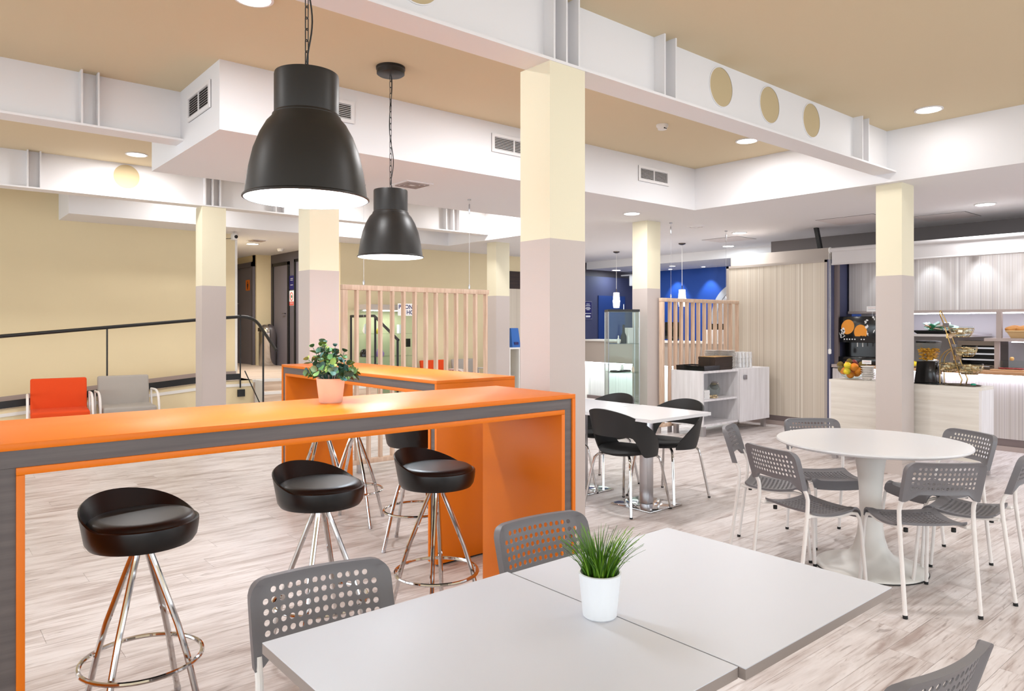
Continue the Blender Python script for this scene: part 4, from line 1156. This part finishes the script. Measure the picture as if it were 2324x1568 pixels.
# things on the back counter and shelves
wt = .906
ot = thing('conveyor_toaster', 'wide dark steel toaster on the back counter of the buffet', 'toaster', (9.86, 2.995, wt))
MB().box(0, .34, -.22, .22, 0, .05).box(0, .34, -.22, .22, .28, .335).box(0, .34, -.22, -.175, .05, .28).box(0, .34, .175, .22, .05, .28).build('housing', 'steel_dark', ot, smooth=0)
B(.30, .335, -.175, .175, .05, .28).build('oven_back', 'toaster_in', ot, smooth=0)
for z in (.10, .17, .24): B(.02, .06, -.175, .175, z, z+.018).build('rack', 'steel', ot, smooth=0)
B(-.10, .01, -.15, .15, .03, .038).build('crumb_tray', 'steel', ot, smooth=0)
tr = thing('snack_tray', 'black tray of green and white snack packets on the buffet shelf', 'tray', (9.92, 3.45, 1.32))
taper(.13, .20, .16, .25, 0, .045).build('tray', 'plastic_black', tr, smooth=0)
pgm = MB().box(-.035, .035, -.028, .028, -.006, .006).mesh('snack_packet', 'packet_g', smooth=0)
for k in range(30):
    o = obj('snack_packet', pgm, None, (9.92+rnd.uniform(-.11,.10), 3.45+rnd.uniform(-.19,.17), 1.375+.022*(k//9)+rnd.uniform(0,.015)), (rnd.uniform(-.6,.6), rnd.uniform(-.6,.6), rnd.uniform(0,3)))
    tag(o, 'green or white snack packet heaped in the black tray', 'packet', 'snack packets in the black tray')
wb = thing('bread_basket', 'wicker basket of bread rolls at the right edge of the buffet', 'basket', (9.84, 2.42, 1.281))
tp = [(-.12,-.26,0),(.14,-.26,0),(.14,.20,0),(-.12,.20,0),(-.15,-.30,.08),(.17,-.30,.10),(.17,.24,.10),(-.15,.24,.08)]
MB().hexa(tp).build('basket', 'wicker', wb, smooth=0)
MB().tube([(-.15,-.30,.08),(-.15,.24,.08),(.17,.24,.12),(.17,-.30,.12)], .010, 8, closed=True).build('basket_rim', 'wicker', wb)
for k in range(9):
    o = MB().ball((0,0,0), .055, 12, 7, sy=1.25, sz=.62).build('bread_roll', 'bread', None, (9.75+.12*(k//5), 2.62-.105*(k % 5), 1.385+.012*(k//5)), (0,0,rnd.uniform(0,1)), smooth=80)
    tag(o, 'golden bread roll in the wicker basket', 'bread roll', 'bread rolls in the wicker basket')
cbd = thing('ham_board', 'wooden board with sliced ham and a glass dome on the back counter', 'food board', (9.68, 2.60, wt))
B(-.10, .14, -.21, .19, 0, .018).build('board', 'worktop', cbd, bevel=.003)
taper(.07, .12, .055, .10, .018, .12).build('dome', 'glass', cbd, smooth=0)
MB().lathe([(.015,.12),(.022,.13),(.022,.15),(.012,.16)], 12, cap0=True, cap1=True).build('dome_knob', 'cork', cbd)
for k in range(5): MB().ball((0,0,0), .035, 10, 6, sz=.28, sx=1.2).build('ham_slice', 'ham', cbd, (-.03+.02*(k % 2), -.09+.045*k, .028), (0, 0, k))
bt = thing('oil_bottle', 'dark oil bottle with a yellow label at the right edge', 'bottle', (9.70, 2.335, wt))
MB().lathe([(.001,0),(.032,0),(.033,.01),(.033,.15),(.014,.19),(.013,.24),(.001,.24)], 16).build('bottle', 'plastic_black', bt, smooth=50)
MB().lathe([(.0335,.04),(.0335,.12)], 16).build('bottle_label', 'yellow', bt)
pl_ = thing('pastry_plate', 'plate of yellow pastries behind the cereal dispenser', 'plate', (9.66, 3.62, wt))
MB().lathe([(.001,0),(.10,.004),(.15,.018)], 28).build('plate', 'plate', pl_, smooth=60)
for k in range(6):
    o = MB().ball((0,0,0), .04, 10, 7, sz=.8).build('pastry', 'fruit_ye' if k % 2 else 'bread', None, (9.66+.07*math.cos(k), 3.62+.07*math.sin(k)-.02, wt+.045), smooth=80)
    tag(o, 'small pastry on the plate behind the cereal dispenser', 'pastry', 'pastries on the back counter')
card((9.60, 3.42, wt), R(8), 'white card leaning on the back counter behind the brass stand', w=.13, h=.06, stem=.04)

# ------------------------------------------------------------------ reception desk, far right
rc = thing('reception_desk', 'long reception desk with a grey front and a lit lower panel', 'desk', (10.1, 6.3, 0))
B(-.03, .50, 0, 3.55, 1.12, 1.15).build('top_board', 'trim_w', rc, smooth=0)
B(0, .04, 0, 3.55, .72, 1.12).build('front_panel', 'panel_grey', rc, smooth=0)
B(.16, .20, 0, 3.55, .06, .72).build('lit_panel', 'stripe_w', rc, smooth=0)
B(.12, .20, 0, 3.55, 0, .06).build('plinth', 'kick', rc, smooth=0)
B(0, .16, 3.53, 3.55, 0, .72).build('end_panel', 'trim_w', rc, smooth=0)
B(.05, .075, .05, 3.70, .700, .712).build('led_strip', 'led', rc, smooth=0)
area_light('lamp', (.07, 1.87, .695), (0, 0, 0), 8, .03, (.92, 1, .99), rc, 'RECTANGLE', 3.6)
sg = thing('round_wall_sign', 'large pale round sign on the blue wall behind the slat screen', 'wall sign', (13.0, 8.14, 1.60))
MB().lathe([(.001,0),(.72,0),(.72,.03),(.001,.03)], 64).build('disc', 'grey_l', sg, (0,0,0), (0,-PI/2,0))
MB().tube([(-.031, .58*math.cos(2*PI*i/64), .58*math.sin(2*PI*i/64)) for i in range(64)], .006, 6, closed=True).build('ring_line', 'silver_g', sg)
for z in (.10, .0, -.10): B(-.034, -.03, -.40, .40, z, z+.008).build('print_line', 'silver_g', sg, smooth=0)
for i, y in enumerate((9.75, 8.9)):
    l = bpy.data.lights.new('wall_spot', 'SPOT'); l.energy = 40; l.spot_size = R(70); l.spot_blend = .6; l.color = (.6, .8, 1); l.shadow_soft_size = .03
    s_ = thing('recessed_spot', 'tiny recessed spot washing the blue wall, ' + ('left', 'right') [i] + ' one', 'spotlight', (12.74, y, 2.64), 0, 'tiny spots over the blue wall')
    MB().lathe([(.001,-.004),(.035,-.004),(.035,0)], 16).build('lens', 'glow', s_)
    obj('lamp', l, s_, (0, 0, -.012), (0, R(-14), 0))
def small_pendant(x, y, zt, label):
    t = thing('small_pendant', label, 'pendant lamp', (x, y, ZL), 0, 'small opal pendants over the reception desk')
    MB().lathe([(.06,0),(.058,-.015),(.02,-.03),(.001,-.03)], 24).build('canopy', 'steel_dark', t, smooth=50)
    MB().tube([(0,0,-.03),(0,0,zt-ZL)], .004, 6).build('cord', 'trim_w', t)
    MB().tube([(0,0,zt-ZL),(0,0,zt-ZL+.07)], .008, 8).build('cap', 'steel_dark', t)
    MB().lathe([(.001,0),(.052,0),(.058,-.12),(.066,-.15),(.052,-.28),(.001,-.28)], 24, (0,0,zt-ZL)).build('shade', 'glow_pend', t, smooth=30)
    pl = bpy.data.lights.new('lamp', 'POINT'); pl.energy = 6; pl.shadow_soft_size = .07; pl.color = (1,.95,.9)
    obj('lamp', pl, t, (0,0,zt-ZL-.37))
small_pendant(10.168, 9.021, 2.03, 'small opal glass pendant left of the square column, over the reception desk')
small_pendant(9.96, 7.379, 2.02, 'small opal glass pendant behind the short slat screen')
ps = thing('poster', 'small navy framed poster on the far blue-grey wall', 'poster', (11.43, WY, 1.55))
B(-.13, .13, -.015, 0, 0, .40).build('frame', 'silver_g', ps, smooth=0); B(-.112, .112, -.018, -.015, .02, .38).build('print', 'navy', ps, smooth=0)
for z, a in ((.335,.05),(.30,.07),(.26,.06),(.235,.08),(.21,.05),(.13,.09)): B(-a, a, -.020, -.018, z-.006, z+.006).build('text_line', 'paper', ps, smooth=0)
B(-.07, .07, -.020, -.018, .045, .085).build('text_block', 'paper', ps, smooth=0)
# monitor, backpack-like dark things behind the desk
mo = thing('desk_monitor', 'black computer monitor behind the reception desk', 'monitor', (10.32, 7.72, 1.15))
B(0, .03, -.02, .30, .03, .33).build('screen', 'plastic_black', mo, bevel=.004); B(-.03, .08, .07, .21, 0, .03).build('stand', 'plastic_black', mo, smooth=0)
mo2 = thing('printer', 'pale desk printer behind the short slat screen', 'printer', (10.30, 6.98, 1.15))
B(0, .30, -.20, .22, 0, .20).build('body', 'grey_l', mo2, bevel=.01); B(.05, .25, -.15, .17, .20, .30).build('paper_tray', 'plastic_black', mo2, smooth=0)

# glass display tower beside the column
def tower(label, loc, Wt, Dt, Ht, shelves, topmat, group=None, hdr=0, rz=0):
    t = thing('display_cabinet', label, 'display cabinet', loc, rz)
    B(0, Wt, 0, Dt, 0, .05).build('base', topmat, t, smooth=0); B(0, Wt, 0, Dt, Ht-.03-hdr, Ht).build('top', topmat, t, smooth=0)
    for nm, bx_ in (('glass_pane', (.004, Wt-.004, 0, .004)), ('glass_pane', (.004, Wt-.004, Dt-.004, Dt)), ('glass_pane', (0, .004, 0, Dt)), ('glass_pane', (Wt-.004, Wt, 0, Dt))):
        B(*bx_, .05, Ht-.03-hdr).build(nm, 'glass', t, smooth=0)
    for z in shelves: B(.01, Wt-.01, .01, Dt-.01, z, z+.005).build('glass_shelf', 'glass', t, smooth=0)
    for x in (.0, Wt-.01):
        for y in (0, Dt-.01): B(x, x+.01, y, y+.01, .05, Ht-.03-hdr).build('corner_profile', 'steel', t, smooth=0)
    return t
tower('tall narrow glass display tower left of the square column', (6.80, 6.17, 0), .40, .37, 1.63, (.45, .82, 1.19), 'black', rz=R(-40.16))
def in_tower(a, b, z): return (6.80+a*.764+b*.645, 6.17-a*.645+b*.764, z)
def lathe_thing(name, prof, mat, loc, label, cat, n=16, group=None):
    return tag(MB().lathe(prof, n, cap0=True, cap1=True).build(name, mat, None, loc, smooth=50), label, cat, group)
lathe_thing('dark_bottle', [(.035,0),(.038,.01),(.038,.09),(.016,.14),(.015,.235),(.017,.24)], 'shell', in_tower(.22,.16,1.196), 'tall dark bottle in the glass display tower', 'bottle')
lathe_thing('white_bottle', [(.016,0),(.018,.05),(.008,.07),(.008,.10)], 'paper', in_tower(.15,.14,1.196), 'small white bottle left of the dark bottle in the glass tower', 'bottle')
lathe_thing('white_bottle', [(.016,0),(.018,.08),(.008,.10),(.008,.13)], 'paper', in_tower(.28,.16,1.196), 'small white bottle right of the dark bottle in the glass tower', 'bottle')
tag(B(-.05, .05, -.03, .03, 0, .20).build('gift_box', 'paper', None, in_tower(.31,.28,1.196), smooth=0), 'white box behind the dark bottle in the glass tower', 'box')
tag(B(-.14, .14, -.06, .06, 0, .025).build('pen_case', 'plastic_black', None, in_tower(.18,.16,.826), bevel=.008), 'flat black case on a lower shelf of the glass tower', 'case')
lathe_thing('small_jar', [(.018,0),(.018,.05),(.012,.055),(.012,.07)], 'paper', in_tower(.20,.16,.852), 'small white jar on the black case in the glass tower', 'jar')
lathe_thing('small_jar', [(.018,0),(.018,.05),(.012,.055),(.012,.07)], 'pot_p', in_tower(.345,.18,.826), 'small pink jar beside the black case in the glass tower', 'jar')

# ------------------------------------------------------------------ far left: display case, chairs, signs
tower('wide glass display case of toys against the back wall', (5.75, 10.50, 0), .98, .40, 1.77, (.55, .90, 1.28), 'panel_grey', hdr=.06)
cl_ = B(5.80, 6.68, 10.66, 10.70, 1.665, 1.672); cl_ = tag(cl_.build('case_light', 'led', None, smooth=0), 'slim strip light inside the top of the wide display case', 'light')
area_light('lamp', (6.24, 10.68, 1.66), (0,0,0), 3.5, .85, (1, .98, .95), cl_, 'RECTANGLE', .04)
dsp = [('toy_figure', 'lathe', 'purple', (6.06, 10.60, .905), [(.06,0),(.075,.05),(.05,.09),(.045,.12),(.02,.15)], 'lilac toy figure in the wide display case', 'toy'),
       ('helmet', 'lathe', 'plastic_black', (5.78, 10.60, .905), [(.08,0),(.085,.06),(.06,.11),(.02,.13)], 'black rounded helmet on the middle shelf of the display case', 'helmet'),
       ('helmet', 'lathe', 'shell', (5.80, 10.60, .555), [(.09,0),(.095,.07),(.06,.13),(.02,.15)], 'black rounded helmet on the low shelf of the display case', 'helmet'),
       ('dark_mask', 'lathe', 'plastic_black', (6.02, 10.58, .555), [(.10,0),(.11,.10),(.09,.18),(.03,.23)], 'dark domed mask on the low shelf of the display case', 'mask'),
       ('white_vase', 'lathe', 'paper', (5.78, 10.58, 1.285), [(.03,0),(.05,.05),(.03,.12),(.02,.16)], 'white vase with flowers on the top shelf of the display case', 'vase'),
       ('yellow_toy', 'lathe', 'yellow', (6.02, 10.58, 1.285), [(.04,0),(.05,.03),(.03,.07),(.015,.09)], 'small yellow toy on the top shelf of the display case', 'toy'),
       ('white_box', 'box', 'paper', (6.48, 10.62, 1.285), (.06,.04,.15), 'white and purple box in the right half of the display case', 'box'),
       ('black_box', 'box', 'plastic_black', (6.60, 10.60, .905+.15), (.035,.03,.14), 'black box with a yellow edge in the display case', 'box'),
       ('brown_bag', 'lathe', 'bread', (6.22, 10.60, .555), [(.08,0),(.09,.05),(.05,.10),(.02,.11)], 'brown bag on the low shelf of the display case', 'bag'),
       ('flower_toy', 'lathe', 'yellow', (6.60, 10.58, .555+.02), [(.03,0),(.05,.04),(.04,.08),(.01,.10)], 'yellow flower toy low in the display case', 'toy')]
for nm, kd, mt, loc, dat, lb, ct in dsp:
    if kd == 'lathe': lathe_thing(nm, dat, mt, loc, lb, ct)
    else: tag(B(-dat[0], dat[0], -dat[1], dat[1], 0, dat[2]).build(nm, mt, None, loc, smooth=0), lb, ct)
po = thing('shop_poster', 'white poster with purple capital letters seen between the slats', 'poster', (6.285, 10.40, 1.585))
B(0, .32, 0, .006, 0, .205).build('board', 'paper', po, smooth=0)
text('lettering', 'PHONE', .098, 'navy', po, (.012, -.001, .115), (PI/2, 0, 0))
text('lettering', 'HO', .098, 'navy', po, (.165, -.001, .025), (PI/2, 0, 0))
text('lettering', 'L        mus', .06, 'grey_l', po, (-.62, .05, -.02), (PI/2, 0, 0))
tag(MB().tube([(0,0,0),(0,0,1.62)], .012, 8).build('poster_pole', 'steel', None, (6.62, 10.40, 0)), 'slim post behind the shop poster', 'post')

def lounge_chair(label, loc, rz, fab, group):
    """+y front"""
    t = thing('lounge_chair', label, 'armchair', loc, rz, group)
    B(-.285, .285, -.24, .26, .36, .46).build('seat', fab, t, bevel=.025, seg=3)
    m = MB().hexa([(-.285,-.30,.40),(.285,-.30,.40),(.285,-.22,.40),(-.285,-.22,.40),(-.285,-.37,.80),(.285,-.37,.80),(.285,-.31,.80),(-.285,-.31,.80)])
    m.build('backrest', fab, t, bevel=.022, seg=3)
    for s in (-1, 1):
        x = .312*s
        p = [(x, -.30, .62), (x, -.20, .625)] + arc((x, -.05, .63), (x, .17, .64), (x, .21, .50)) + [(x, .25, .30), (x, .26, .0)]
        MB().tube(p, .014, 8).build('arm_leg', 'white_tube', t)
        MB().tube([(x, -.30, .62), (x, -.26, .35), (x, -.30, 0)], .012, 8).build('leg', 'white_tube', t)
    B(-.31, .31, -.02, .02, .34, .365).build('cross_bar', 'white_tube', t, smooth=0)
    return t
GL, GM = 'lounge chairs along the ramp', 'lounge chairs along the back wall'
la = lounge_chair('bright orange lounge chair along the ramp at the left', (1.365, 9.70, 0), PI+R(-6), 'fabric_o', GL)
lounge_chair('light grey lounge chair along the ramp, right of the orange one', (2.07, 9.72, 0), PI+R(-4), 'fabric_g', GL)
lounge_chair('orange lounge chair far back, seen between the slats', (7.25, 10.45, 0), PI, 'fabric_o', GM)
lounge_chair('light grey lounge chair far back, seen between the slats', (7.93, 10.45, 0), PI, 'fabric_g', GM)

# bin, signs and small ceiling fittings
bn = thing('litter_bin', 'chrome dome-topped litter bin in the corridor', 'bin', (5.33, 13.62, PZ))
MB().lathe([(.155,0),(.158,.01),(.158,.60),(.160,.605),(.160,.625),(.158,.63)], 40, cap0=True).build('body', 'chrome', bn, smooth=40)
MB().lathe([(.158,.63),(.152,.69),(.130,.745),(.09,.785),(.04,.803),(.001,.806)], 40).build('dome', 'chrome', bn, smooth=60)
MB().box(-.166, -.150, -.05, .05, .66, .73).build('flap', 'steel_dark', bn, smooth=0)
sn = thing('toilet_sign', 'small orange sign with a black figure on the left grey door', 'sign', (5.225, 14.36, PZ+1.47))
B(-.004, 0, -.105, .105, 0, .21).build('plate', 'sign_orange', sn, smooth=0)
MB().ball((-.006, 0, .165), .018, 12, 8, sx=.2).build('figure_head', 'black', sn)
MB().prism([(-.03,.14),(.03,.14),(.035,.09),(.02,.05),(.01,.02),(-.01,.02),(-.02,.05),(-.035,.09)], 0, -.006, -.004).build('figure_body', 'black', sn, smooth=0)
s2 = thing('door_sign', 'narrow dark blue sign beside the right grey door', 'sign', (5.525, 12.93, 2.09))
B(-.004, 0, -.10, .10, 0, .26).build('plate', 'navy', s2, smooth=0)
for z in (.20, .17, .08): B(-.006, -.004, -.06, .05, z, z+.012).build('text_line', 'grey_l', s2, smooth=0)
s3 = thing('warning_sign', 'white and red notice with a round emblem beside the right grey door', 'sign', (5.525, 12.93, 1.79))
B(-.004, 0, -.10, .10, 0, .28).build('plate', 'paper', s3, smooth=0)
MB().tube([(-.006, .06*math.cos(2*PI*i/28), .17+.075*math.sin(2*PI*i/28)) for i in range(28)], .007, 6, closed=True).build('ring', 'red', s3)
MB().ball((-.005, 0, .17), .028, 12, 8, sx=.15).build('emblem', 'green', s3)
B(-.006, -.004, -.095, .095, .005, .075).build('red_band', 'red', s3, smooth=0)
for z in (.03, .05): B(-.007, -.006, -.07, .07, z, z+.006).build('text_line', 'paper', s3, smooth=0)
cc = thing('security_camera', 'small white security camera under the ceiling by the corridor', 'camera', (3.70, 10.72, 2.725))
B(-.035, .035, -.05, .06, -.045, .045).build('housing', 'trim_w', cc, bevel=.01)
MB().tube([(.01, -.052, 0), (.01, -.046, 0)], .026, 16).build('lens', 'plastic_black', cc)
MB().tube([(0,.03,.04),(0,.03,.075)], .012, 8).build('mount', 'trim_w', cc)
MB().tube([(-.03,.03,-.02),(-.12,.06,-.03),(-.17,.12,.02),(-.17,.12,.075)], .004, 6).build('cable', 'black', cc)
c2 = thing('security_camera', 'small pale security camera on the far blue wall by the column', 'camera', (12.55, 10.6, 2.42))
B(-.09, .09, -.08, .08, -.12, .12).build('housing', 'grey_l', c2, bevel=.02); MB().tube([(-.03,-.09,0),(-.03,-.075,0)], .055, 16).build('lens', 'plastic_black', c2)
B(-.02, .02, -.02, .38, .12, .15).build('mount', 'grey_l', c2, smooth=0)
sd = thing('smoke_detector', 'white smoke detector on the cream ceiling', 'smoke detector', (5.363, 4.196, ZC))
MB().lathe([(.055,0),(.055,-.018),(.045,-.03),(.04,-.045),(.001,-.048)], 32).build('body', 'trim_w', sd, smooth=40)
B(-.022, .012, -.042, -.034, -.044, -.034).build('window', 'vent_dark', sd, smooth=0)
sd2 = thing('smoke_detector', 'white smoke detector on the corridor ceiling', 'smoke detector', (5.15, 12.55, ZL))
MB().lathe([(.06,0),(.06,-.02),(.045,-.05),(.001,-.052)], 24).build('body', 'trim_w', sd2, smooth=40)
def ceil_vent(x, y, a, label):
    t = thing('ceiling_vent', label, 'vent', (x, y, ZL))
    MB().box(-a, a, -a, a, -.008, 0).build('frame', 'beam', t, smooth=0)
    for k in range(3):
        q = a*(.78-.24*k)
        MB().tube([(q,q,-.012),(-q,q,-.012),(-q,-q,-.012),(q,-q,-.012)], .006, 4, closed=True).build('louvre', 'skirt', t, smooth=0)
ceil_vent(3.76, 5.96, .15, 'square air vent under the duct box behind the pendant lamp')
ceil_vent(4.35, 11.55, .13, 'square air vent in the corridor ceiling')
rv = thing('ceiling_vent', 'round air vent in the low ceiling right of the glass tower column', 'vent', (8.367, 5.963, ZL))
MB().lathe([(.13,0),(.12,-.012),(.09,-.016),(.085,-.006),(.055,-.022),(.05,-.008),(.001,-.026)], 32).build('rings', 'beam', rv, smooth=30)
# small white shelf with a blue box, far behind the big column
ws = thing('side_shelf', 'small white shelf far back between the columns', 'shelf', (8.55, 10.2, 0))
MB().box(0, .5, 0, .3, .98, 1.01).box(0, .02, 0, .3, 0, .98).box(.48, .5, 0, .3, 0, .98).box(.23, .25, 0, .3, 0, .98).build('frame', 'trim_w', ws, smooth=0)
bb_ = thing('blue_box', 'bright blue display box far back right of the distant column', 'box', (8.72, 10.3, 1.01))
taper(.10, .10, .09, .04, 0, .36).build('box', 'blue_bright', bb_, smooth=0)
B(-.05, .05, -.098, -.09, .05, .10).build('box_label', 'navy', bb_, smooth=0)
